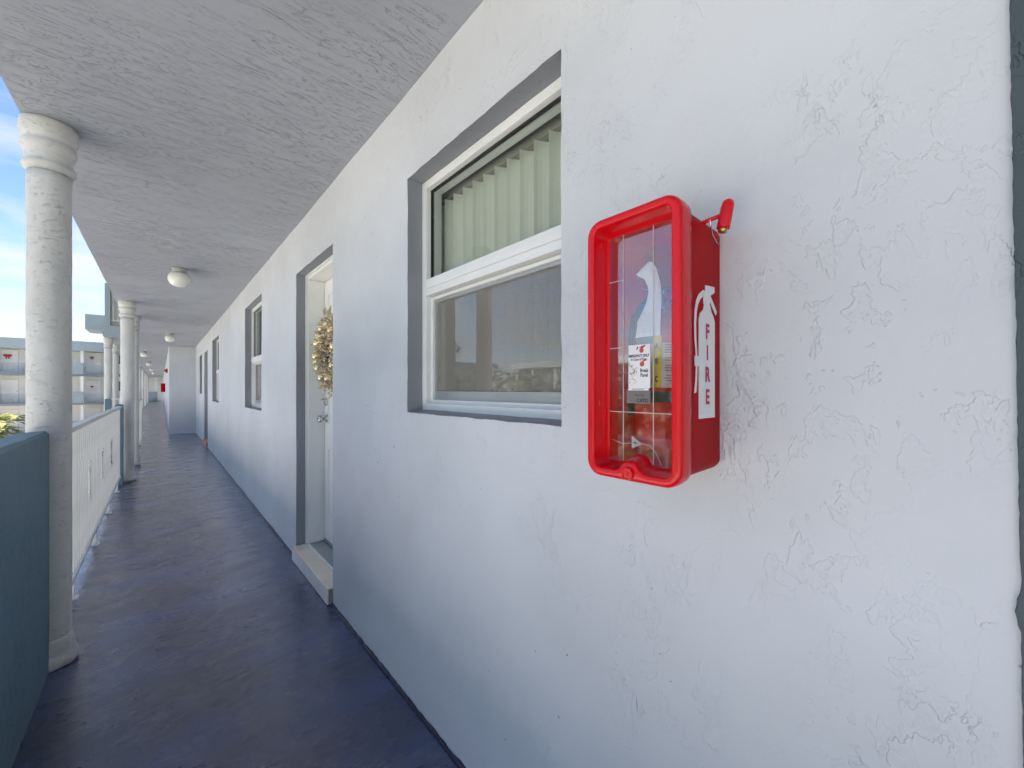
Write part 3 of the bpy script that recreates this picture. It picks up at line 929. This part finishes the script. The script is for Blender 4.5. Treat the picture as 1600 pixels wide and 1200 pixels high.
# breaker bar with brass point on its bracket
ax = Vector((0.10, -0.16, 1.0)).normalized()
hc = Vector((0.688, 0.2555, 1.5325))
br = empty('breaker_bar', tuple(hc)); br = under(br, cab)
q = MB(); uu = ax.cross(Vector((1, 0, 0))).normalized(); ww = ax.cross(uu)
def along(prof, c, n=20):
    return MB().loft([[c + ax * h + (uu * cos(2 * pi * j / n) + ww * sin(2 * pi * j / n)) * r for j in range(n)] for r, h in prof])
P(along([(0.0082, -0.0225), (0.0098, -0.0215), (0.0101, -0.018), (0.0098, 0.012), (0.0092, 0.018), (0.0075, 0.0225), (0.0045, 0.0248), (0.001, 0.0255)], hc), 'handle', 'red', br, smooth=True)
P(along([(0.0065, -0.0215), (0.0072, -0.0235), (0.0068, -0.0275), (0.0045, -0.0285), (0.001, -0.0287)], hc), 'tip', 'brass', br, smooth=True)
P(MB().tube([hc + Vector((0, 0.004, 0.002)), hc + Vector((-0.006, 0.022, -0.002)), hc + Vector((-0.012, 0.045, -0.008))], 0.0035, 10), 'bracket', 'red', cab, smooth=True)
P(MB().tube([hc + Vector((-0.012, 0.020, -0.0055)), (0.700, 0.2815, 1.512), (0.715, 0.281, 1.503), (0.725, 0.2815, 1.5)], 0.0012, 6), 'chain', 'steel', cab, smooth=True)

# white extinguisher-shaped sign with FIRE on the cabinet side
side_y = 0.2822
def side_poly(name, pts, m, parent, yo=0.0, th=0.0006):
    """pts = (x, z) outline on the -y face"""
    mb = MB()
    mb.loft([[(x, side_y + 0.0006 - yo, z) for x, z in pts], [(x, side_y - yo - th, z) for x, z in pts]])
    return P(mb, name, m, parent)
sg = under(empty('fire_sign', (0.675, side_y, 1.3)), cab)
sx0, sx1 = 0.650, 0.711
tank = [(sx0, 1.202), (sx1, 1.202), (sx1, 1.363), (sx1 - 0.005, 1.373), (sx1 - 0.014, 1.380), (sx1 - 0.018, 1.390), (sx0 + 0.020, 1.390), (sx0 + 0.016, 1.380), (sx0 + 0.004, 1.373), (sx0, 1.363)]
side_poly('sign_tank', tank, 'decal', sg)
side_poly('sign_head', [(0.667, 1.3902), (0.691, 1.3902), (0.691, 1.398), (0.716, 1.377), (0.7195, 1.3835), (0.693, 1.407), (0.710, 1.4145), (0.710, 1.424), (0.674, 1.4215), (0.674, 1.411), (0.666, 1.4125), (0.661, 1.409), (0.667, 1.403)], 'decal', sg)
hose_o = [(0.6615, 1.4105), (0.648, 1.403), (0.639, 1.392), (0.6335, 1.376), (0.6315, 1.355), (0.6325, 1.330), (0.637, 1.306), (0.638, 1.29), (0.6355, 1.262), (0.631, 1.243)]
hose_i = [(0.640, 1.245), (0.643, 1.262), (0.644, 1.29), (0.643, 1.308), (0.640, 1.330), (0.639, 1.355), (0.6415, 1.374), (0.647, 1.387), (0.655, 1.396), (0.664, 1.4015)]
hq = MB()
for k in range(9):
    a, b2 = hose_o[k], hose_o[k + 1]; c, d2 = hose_i[8 - k], hose_i[9 - k]
    hq.add([(a[0], side_y - 0.0006, a[1]), (b2[0], side_y - 0.0006, b2[1]), (c[0], side_y - 0.0006, c[1]), (d2[0], side_y - 0.0006, d2[1])], [(0, 1, 2, 3)])
P(hq, 'sign_hose', 'decal', sg)
side_poly('sign_clip', [(0.634, 1.287), (0.6495, 1.287), (0.6495, 1.303), (0.634, 1.303)], 'decal', sg, yo=0.0005)
for ch, zz in zip('FIRE', (1.344, 1.309, 1.273, 1.236)):
    t = text('letter', ch, 0.0335, (0.6805, side_y - 0.0012, zz), FACE_Y, 'decalred', None, offset=0.0011, sx=0.92)
    under(t, sg)

# stickers on the clear panel
sp = under(empty('panel_sticker', (0.6095, 0.365, 1.29)), cab)
XS = 0.6099
P(MB().box(XS, XS + 0.0003, 0.3445, 0.3855, 1.2515, 1.3255), 'sticker_sheet', 'sticker', sp)
P(MB().box(XS, XS + 0.0003, 0.3445, 0.3885, 1.2255, 1.2475), 'sticker_band', 'greyband', sp)
P(MB().box(XS - 0.0001, XS + 0.0002, 0.3475, 0.386, 1.2478, 1.2512), 'sticker_line', 'paper', sp)
def plabel(s, size, y, z, m='ink', off=0.0, sx=1.0, x=XS - 0.0003):
    t = text('lettering', s, size, (x, y, z), FACE_X, m, None, offset=off, sx=sx)
    return under(t, sp)
plabel('EMERGENCY ONLY', 0.0066, 0.3655, 1.3065, off=0.0002, sx=0.68)
plabel('In Case of Fire', 0.0062, 0.366, 1.3005, off=0.0001, sx=0.8)
plabel('Break', 0.0088, 0.3555, 1.2815, off=0.0002, sx=0.75)
plabel('Panel', 0.0088, 0.3555, 1.2735, off=0.0002, sx=0.75)
plabel('CATO', 0.0085, 0.3585, 1.2305, off=0.0003, sx=0.9)
plabel('The Chief', 0.0055, 0.364, 1.2395, sx=0.8)
plabel('BREAK IN EMERGENCY', 0.0030, 0.3665, 1.2494, sx=0.75)
def flat_x(name, polys, m, parent, x):
    mb = MB()
    for pl in polys: mb.loft([[(x, a, b2) for a, b2 in pl], [(x + 0.0002, a, b2) for a, b2 in pl]])
    return P(mb, name, m, parent)
def circ(y, z, r, n=12): return [(y + r * cos(2 * pi * k / n), z + r * sin(2 * pi * k / n)) for k in range(n)]
# pictograms: fists swinging the bar, and the broken panel
flat_x('pictogram', [circ(0.3605, 1.3155, 0.0042), [(0.3625, 1.318), (0.3590, 1.318), (0.3530, 1.3225), (0.3525, 1.3245), (0.3570, 1.3238), (0.3615, 1.3230)], circ(0.3595, 1.2925, 0.0044), [(0.3605, 1.296), (0.3575, 1.2955), (0.3505, 1.2985), (0.3505, 1.3005), (0.3550, 1.3005)]], 'pinkink', sp, XS - 0.0003)
flat_x('pictogram', [[(0.3690, 1.3165), (0.3705, 1.3170), (0.3680, 1.3225), (0.3662, 1.3218)], [(0.3655, 1.3195), (0.3662, 1.3200), (0.3610, 1.3220), (0.3607, 1.3213)]], 'ink', sp, XS - 0.0003)
cr = []
rs = random.Random(3)
for k in range(26):
    a = rs.uniform(0, 2 * pi); l = rs.uniform(0.004, 0.010); y_ = rs.uniform(0.369, 0.382); z_ = rs.uniform(1.257, 1.292)
    w_ = rs.uniform(0.0006, 0.0016)
    cr.append([(y_, z_), (y_ + w_, z_), (min(0.384, y_ + l * cos(a)), min(1.296, max(1.253, z_ + l * sin(a))))])
flat_x('pictogram', cr, 'ink', sp, XS - 0.0003)

# extinguisher standing in the cabinet
EX, EY, ER = 0.676, 0.356, 0.050
ext = empty('fire_extinguisher', (EX, EY, 1.115))
tag(ext, 'red fire extinguisher with yellow ABC label standing inside the clear-fronted cabinet', 'fire extinguisher')
P(MB().lathe([(0.040, 1.1135), (0.048, 1.1165), (ER, 1.124), (ER, 1.335), (0.0485, 1.350), (0.043, 1.363), (0.034, 1.373), (0.022, 1.379), (0.016, 1.384), (0.016, 1.392)], EX, EY, n=48), 'tank', 'redsteel', ext, smooth=True)
P(MB().lathe([(0.017, 1.3921), (0.017, 1.405), (0.012, 1.410), (0.012, 1.425)], EX, EY, n=20), 'valve', 'steel', ext, autosmooth=True)
P(MB().box(EX - 0.008, EX + 0.008, EY - 0.05, EY + 0.022, 1.4255, 1.431).box(EX - 0.007, EX + 0.007, EY - 0.048, EY - 0.010, 1.402, 1.407), 'lever', 'black', ext, bevel=0.002)
P(MB().loft([[(EX - h, EY + 0.004 + r * cos(2 * pi * j / 24), 1.405 + r * sin(2 * pi * j / 24)) for j in range(24)] for r, h in ((0.014, 0.012), (0.016, 0.014), (0.016, 0.022), (0.0135, 0.024))]), 'gauge', 'steel', ext, autosmooth=True)
P(MB().tube([(EX, EY + 0.012, 1.408), (EX, EY + 0.038, 1.408), (EX - 0.004, EY + 0.055, 1.385), (EX - 0.006, EY + 0.060, 1.34), (EX - 0.006, EY + 0.060, 1.20)], 0.0075, 10), 'hose', 'black', ext, smooth=True)
ring_pts = [(EX - 0.030, EY + 0.012 + 0.021 * cos(2 * pi * k / 24), 1.447 + 0.021 * sin(2 * pi * k / 24)) for k in range(25)]
P(MB().tube(ring_pts, 0.0014, 6), 'pull_ring', 'steel', ext, smooth=True)
def wrap(name, y_a, y_b, z_a, z_b, m, parent, dr=0.0006, n=10):
    mb = MB(); lo_, hi_ = [], []
    for k in range(n + 1):
        yy = y_a + (y_b - y_a) * k / n
        s_ = max(-1, min(1, (yy - EY) / ER)); a = math.asin(s_)
        p = (EX - (ER + dr) * cos(a), EY + (ER + dr) * sin(a))
        lo_.append((p[0], p[1], z_a)); hi_.append((p[0], p[1], z_b))
    mb.loft([lo_, hi_], False, False, closed=False)
    return P(mb, name, m, parent, smooth=True)
lb = under(empty('label', (EX - ER, EY, 1.29)), ext)
wrap('label_sheet', 0.3085, 0.398, 1.2525, 1.3275, 'sticker', lb)
wrap('label_head', 0.340, 0.385, 1.3278, 1.3405, 'fteal', lb)
wrap('label_yellow_strip', 0.3355, 0.3475, 1.2525, 1.3400, 'yellow', lb, 0.0009)
wrap('label_green_band', 0.3085, 0.398, 1.2275, 1.2462, 'greenband', lb)
for k in range(15):
    if k in (7, 11): continue
    wrap('print_line', 0.314, 0.332 - 0.004 * rs.random(), 1.3235 - k * 0.0043, 1.3250 - k * 0.0043, 'greyink', lb, 0.0009, 4)
for ch, zz in zip('ABC', (1.3215, 1.2965, 1.2665)):
    t = text('letter', ch, 0.0135, (EX - ER - 0.0015, 0.3415, zz), FACE_X, 'ink', None, offset=0.0004, sx=0.62)
    under(t, lb)

# paper inspection tag hung from the extinguisher's neck
tg = empty('inspection_tag', (0.622, 0.355, 1.38))
tag(tg, 'white paper inspection tag hanging in front of the extinguisher neck', 'paper tag')
outline_o = [(0.3765, 1.451), (0.3655, 1.4605), (0.3545, 1.4675), (0.3465, 1.4635), (0.3400, 1.4500), (0.3335, 1.4300), (0.3305, 1.4100), (0.3310, 1.3900), (0.3330, 1.3650), (0.3345, 1.3395)]
outline_i = [(0.3755, 1.4475), (0.3690, 1.4420), (0.3630, 1.4390), (0.3600, 1.4350), (0.3555, 1.4255), (0.3535, 1.4150), (0.3565, 1.4000), (0.3640, 1.3850), (0.3745, 1.3680), (0.3800, 1.3395)]
tgm = MB(); a_, b_ = [], []
for (p, q_) in zip(outline_o, outline_i):
    a_.append((p, q_))
rows = []
for (p, q_) in a_:
    row = []
    for k in range(6):
        t_ = k / 5
        yy = p[0] + (q_[0] - p[0]) * t_; zz = p[1] + (q_[1] - p[1]) * t_
        row.append((0.6245 - 0.004 * sin(t_ * 3.0) - 0.004 * sin((zz - 1.34) * 24), yy, zz))
    rows.append(row)
tgm.loft([r_ + [(x + 0.0004, y_, z_) for x, y_, z_ in reversed(r_)] for r_ in rows])
P(tgm, 'paper', 'paper', tg, smooth=False)
pr = MB()
for k in range(11):
    zz = 1.378 - k * 0.0032
    pr.box(0.6145, 0.6148, 0.341, 0.366 + 0.0005 * k, zz, zz + 0.0006)
P(pr, 'print_lines', 'paleink', tg)
# wire seal with a small triangular tag
sw = empty('seal_wire', (0.6125, 0.36, 1.16))
tag(sw, 'thin white wire with a small triangular tag low behind the clear panel', 'wire tag')
P(MB().tube([(0.6175, 0.4235, 1.1590), (0.6175, 0.404, 1.1535), (0.6175, 0.385, 1.1555), (0.6175, 0.365, 1.1570), (0.6175, 0.349, 1.1540), (0.6175, 0.339, 1.1450), (0.6175, 0.332, 1.132), (0.6175, 0.3295, 1.124)], 0.0009, 6), 'wire', 'sticker', sw, smooth=True)
flat_x('tag_card', [[(0.3825, 1.1690), (0.3825, 1.1465), (0.3625, 1.1560)]], 'sticker', sw, 0.6155)
flat_x('tag_mark', [[(0.3805, 1.1565), (0.3805, 1.1580), (0.3710, 1.1575), (0.3710, 1.1560)], [(0.3765, 1.1535), (0.3765, 1.1610), (0.3740, 1.1572)]], 'ink', sw, 0.6152)

# ------------------------------------------------------------------ wreath on the door
wr_ = empty('wreath', (0.925, 2.885, 1.505))
tag(wr_, 'gold wreath of leaves, berries and baubles hanging on the white door', 'wreath')
WC = Vector((0.905, 2.885, 1.505)); WR = 0.18
rw = random.Random(11)
P(MB().tube([WC + Vector((0.012 * sin(5 * t), WR * cos(t), WR * sin(t))) for t in [2 * pi * k / 40 for k in range(41)]], 0.018, 8), 'hoop', 'twig', wr_, smooth=True)
def spray(m, count, lmin, lmax, name, dots=False):
    mb = MB()
    for k in range(count):
        t = rw.uniform(0, 2 * pi)
        p = WC + Vector((rw.uniform(-0.055, 0.01), (WR + rw.gauss(0, 0.042)) * cos(t), (WR + rw.gauss(0, 0.042)) * sin(t)))
        d = Vector((rw.uniform(-1, 0.1), cos(t) * rw.uniform(-0.2, 1) + rw.uniform(-.5, .5), sin(t) * rw.uniform(-0.2, 1) + rw.uniform(-.5, .5))).normalized()
        l = rw.uniform(lmin, lmax); q = p + d * l
        if q.x > 0.925: continue
        if dots:
            mb.ball(q, rw.uniform(0.006, 0.010), 6)
        else:
            s_ = d.cross(Vector((rw.random(), rw.random(), rw.random()))).normalized() * l * 0.22
            mid = (p + q) / 2 + d.cross(s_) * 1.2
            mb.add([p, mid + s_, q, mid - s_], [(0, 1, 2), (0, 2, 3)])
    o = P(mb, name, m, wr_, smooth=dots); o['kind'] = 'stuff'
    return o
spray('goldleaf', 900, 0.025, 0.06, 'gold_leaves')
spray('silverleaf', 420, 0.02, 0.055, 'silver_leaves')
spray('gold', 260, 0.01, 0.05, 'berries', True)
tw = MB()
for k in range(46):
    t = rw.uniform(0, 2 * pi)
    p = WC + Vector((-0.03, WR * cos(t), WR * sin(t)))
    d = Vector((rw.uniform(-0.5, 0), cos(t) + rw.uniform(-.5, .5), sin(t) + rw.uniform(-.5, .5))).normalized()
    e = p + d * rw.uniform(0.06, 0.12)
    if e.y > 3.21: e.y = 3.21
    mid = (p + e) / 2 + Vector((0, 0, 0.01))
    tw.tube([p, mid, e], [0.002, 0.0015, 0.001], 5)
    for j in range(5):
        c_ = p + (e - p) * (0.4 + 0.15 * j)
        s_ = Vector((rw.uniform(-1, 1), rw.uniform(-1, 1), rw.uniform(-1, 1))).normalized() * 0.014
        tw.add([c_, c_ + s_ + d * 0.006, c_ + s_ * 1.6 + d * 0.016, c_ + s_ * 0.6 + d * 0.016], [(0, 1, 2), (0, 2, 3)])
o = P(tw, 'twigs', 'goldleaf', wr_); o['kind'] = 'stuff'
for k, (t, rr, dx_) in enumerate([(0.42, 0.235, .065), (0.05, 0.262, .06), (-0.28, 0.265, .065), (-0.12, 0.20, .075), (0.75, 0.22, .06), (-0.6, 0.23, .065), (1.2, .235, .06), (1.7, .24, .06), (2.3, .23, .06), (3.0, .24, .06), (3.7, .23, .06), (4.4, .24, .06), (5.1, .235, .06)]):
    P(MB().ball(WC + Vector((-dx_, rr * 0.79 * cos(t), rr * 0.79 * sin(t))), 0.026 if k % 3 else 0.031, 16), 'bauble', 'gold', wr_, smooth=True)

# ------------------------------------------------------------------ small things far down the walkway
def far_cabinet(y, label):
    o = empty('fire_cabinet', (JUT_X, y, 1.1)); tag(o, label, 'fire cabinet')
    P(MB().box(JUT_X - 0.15, JUT_X - 0.001, y, y + 0.19, 1.1, 1.545), 'body', 'redin', o, bevel=0.02)
    P(MB().ring(JUT_X - 0.175, JUT_X - 0.1501, y - 0.005, y + 0.195, 1.095, 1.55, 0.02), 'door_frame', 'red', o, bevel=0.004)
    P(MB().box(JUT_X - 0.165, JUT_X - 0.162, y + 0.015, y + 0.175, 1.115, 1.53), 'clear_panel', 'acrylic', o)
far_cabinet(27.0, 'small distant red fire cabinet on the wall past the projecting block')
al = empty('fire_alarm_horn', (JUT_X, 17.5, 1.85)); tag(al, 'small dark red alarm horn high on the wall just past the projecting block', 'alarm horn')
P(MB().box(JUT_X - 0.05, JUT_X - 0.001, 17.44, 17.56, 1.79, 1.93), 'housing', 'redin', al, bevel=0.01)
P(MB().loft([[(JUT_X - 0.0505 - h, 17.5 + r * cos(2 * pi * j / 16), 1.86 + r * sin(2 * pi * j / 16)) for j in range(16)] for r, h in ((0.03, 0), (0.045, 0.03), (0.04, 0.03), (0.01, 0.01))]), 'horn', 'black', al, smooth=True)

# ------------------------------------------------------------------ wings across the courtyard
def bow(parent_name, x, y, z, label, k=1.0):
    o = empty('ribbon_bow', (x, y, z)); tag(o, label, 'bow', 'red bows on far doors')
    for s in (-1, 1):
        P(MB().ball((x + s * 0.12 * k, y - 0.05, z + 0.05 * k), 0.15 * k, 10, 1.0, 0.4, 0.85), 'loop', 'redbow', o, smooth=True)
        P(MB().loft([[(x + s * 0.0 * k, y - 0.03, z), (x + s * 0.08 * k, y - 0.03, z), (x + s * 0.08 * k, y - 0.05, z), (x + s * 0.0 * k, y - 0.05, z)], [(x + s * 0.05 * k, y - 0.03, z - 0.26 * k), (x + s * 0.15 * k, y - 0.03, z - 0.22 * k), (x + s * 0.15 * k, y - 0.05, z - 0.22 * k), (x + s * 0.05 * k, y - 0.05, z - 0.26 * k)]]), 'tail', 'redbow', o)
    P(MB().ball((x, y - 0.09, z + 0.03 * k), 0.07 * k, 8), 'knot', 'redbow', o, smooth=True)

def wing(loc, rz, length, label, pitch0, fine=True):
    """gallery-access wing; local x along the front, front faces local -y"""
    w = empty('apartment_wing', loc); w.rotation_euler = (0, 0, rz)
    tag(w, label, 'building')
    L = length; D = 1.5
    MB().box(0, L, D, D + 9, -5.4, 5.0).build('wall', 'fwall', w)
    MB().box(-0.3, L + 0.3, -0.15, D + 9.3, 4.85, 5.75).build('roof', 'fteal', w)
    for lv in (-5.4, -2.7, 0.0, 2.7):
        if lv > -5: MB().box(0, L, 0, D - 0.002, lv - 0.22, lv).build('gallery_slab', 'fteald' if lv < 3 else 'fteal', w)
        p = pitch0
        while p > 3: p -= 5.2
        while p < L - 0.3:
            # one bay: post, door, window, part parapet, part railing
            MB().box(p, p + 0.2, 0.05, 0.25, lv + 0.001, lv + 2.47 if lv < 2 else lv + 2.149).build('post', 'fwhite', w)
            MB().box(p - 0.55, p + 0.22, -0.04, 0.045, lv - 0.05, lv + 0.98).build('parapet', 'fteal', w)
            if p + 3.2 < L:
                x = p + 0.28
                d = MB().box(x, x + 0.95, D - 0.06, D - 0.001, lv + 0.02, lv + 2.1).build('door', 'fwhite', w, bevel=0.01)
                MB().box(x + 0.82, x + 0.9, D - 0.11, D - 0.061, lv + 0.98, lv + 1.06).build('handle', 'steel', d)
                wi = MB().ring(0, 0.05, 0, 1.3, 0, 1.1, 0.06)
                me = fix(mesh('window', [(q[1], q[0], q[2]) for q in wi.v], wi.f)); me.materials.append(M['fwhite'])
                f_ = bpy.data.objects.new('window', me); C.objects.link(f_); f_.parent = w; f_.location = (p + 1.75, D - 0.052, lv + 1.0)
                MB().box(0.05, 1.25, 0.02, 0.045, 0.05, 1.05).build('pane', 'fglass', f_)
                r_ = MB().box(p + 0.23, min(L, p + 4.64), 0.0, 0.03, lv + 0.98, lv + 1.01)
                q = p + 0.4
                while fine and q < min(L, p + 4.6):
                    r_.box(q, q + 0.01, 0.01, 0.02, lv + 0.001, lv + 0.979); q += 0.3
                r_.build('gallery_railing', 'rail', w)
            p += 5.2
    return w
wing((-43.0, END_Y, 0), 0, 44.5, 'white and blue-grey gallery wing closing the courtyard, seen across the left', 37.31)
wing((-46.0, 0.0, 0), radians(90), 54.0, 'pale gallery wing facing across the courtyard, seen only as window reflection', 2.0, fine=False)
bow('d', -5.69 + 0.28 + 0.35, END_Y + 1.43, 2.7 + 1.62, 'small red ribbon bow on the upper floor far door beside the white post', 0.6)
bow('d', -5.69 + 0.28 + 0.35, END_Y + 1.43, 1.5, 'small red ribbon bow on the same-level far door beside the white post', 0.45)
bow('d', -10.89 + 0.28 + 0.35, END_Y + 1.43, 2.7 + 1.5, 'larger red ribbon bow on the far door left of the nearest column', 0.95)

# ------------------------------------------------------------------ palm and trees
def palm(x, y, ztop, label, nf=22, seed=1, fl=1.9):
    r = random.Random(seed)
    o = empty('palm_tree', (x, y, -5.4)); tag(o, label, 'palm tree')
    pts = [(0.12 * sin(k * 0.5), 0.05 * k * 0.2, (ztop + 5.4) * k / 10) for k in range(11)]
    MB().tube(pts, [0.17 - 0.006 * k for k in range(11)], 12).build('trunk', 'trunk', o, smooth=True)
    top = Vector(pts[-1])
    for k in range(nf):
        a = 2 * pi * k / nf * 2.4 + r.uniform(-.3, .3); el0 = r.uniform(0.15, 1.25); L = fl * r.uniform(0.8, 1.1)
        mb = MB(); prev = top.copy(); e = el0; spine = [prev.copy()]
        for j in range(12):
            d = Vector((cos(a) * cos(e), sin(a) * cos(e), sin(e))); prev = prev + d * L / 12; spine.append(prev.copy()); e -= 0.13 + 0.02 * r.random()
        mb.tube(spine, [0.018 - 0.0012 * q for q in range(13)], 5)
        for j in range(2, 13):
            for half in (0, 0.5):
                p = spine[j] if half == 0 or j == 12 else (spine[j] + spine[j + 1]) / 2
                d = (spine[j] - spine[j - 1]).normalized(); s = d.cross(Vector((0, 0, 1))).normalized()
                for sg_ in (-1, 1):
                    ll = 0.55 * (1 - abs(j - 6) / 11) * r.uniform(0.8, 1.15)
                    q = p + (s * sg_ * 0.8 + d * 0.7 + Vector((0, 0, r.uniform(-0.5, 0.15)))).normalized() * ll
                    wv = d * 0.022
                    m_ = (p + q) / 2 + Vector((0, 0, 0.03))
                    mb.add([p - wv, p + wv, m_ + wv, q, m_ - wv], [(0, 1, 2, 3, 4)])
        mb.build('frond', 'leaf', o)
    return o
palm(-4.75, 21.5, -0.15, 'yellow-green palm crown showing above the teal parapet', 26, 5, 1.7)

def tree(x, y, h, cr, label, seed):
    r = random.Random(seed)
    o = empty('courtyard_tree', (x, y, -5.4)); tag(o, label, 'tree', 'trees beyond the far wings')
    MB().tube([(0, 0, 0), (0.1, 0, h * 0.3), (0, 0.1, h * 0.6)], [0.25, 0.18, 0.1], 8).build('trunk', 'trunk', o, smooth=True)
    mb = MB()
    blobs = [Vector((r.gauss(0, cr * 0.45), r.gauss(0, cr * 0.45), h * 0.50 + r.gauss(0, h * 0.19))) for _ in range(22)]
    for b_ in blobs:
        for k in range(90):
            d = Vector((r.gauss(0, 1), r.gauss(0, 1), r.gauss(0, 1))).normalized()
            p = b_ + d * cr * 0.38 * r.uniform(0.6, 1.05)
            s = Vector((r.gauss(0, 1), r.gauss(0, 1), r.gauss(0, 1))).normalized() * 0.22
            t = d.cross(s).normalized() * 0.16
            mb.add([p - s, p + t, p + s, p - t], [(0, 1, 2, 3)])
    c = mb.build('crown', 'treeleaf', o); c['kind'] = 'stuff'
ordn = ['first', 'second', 'third', 'fourth', 'fifth', 'sixth', 'seventh', 'eighth', 'ninth', 'tenth', 'eleventh', 'twelfth']
rt = random.Random(5)
for k in range(12):
    tree(-27 + rt.uniform(-2.5, 2.5), 48 - k * 4.2 + rt.uniform(-1, 1), rt.uniform(7.6, 9.6), rt.uniform(2.6, 3.3), 'leafy tree across the courtyard, %s in its row from the far wing' % ordn[k], 20 + k)
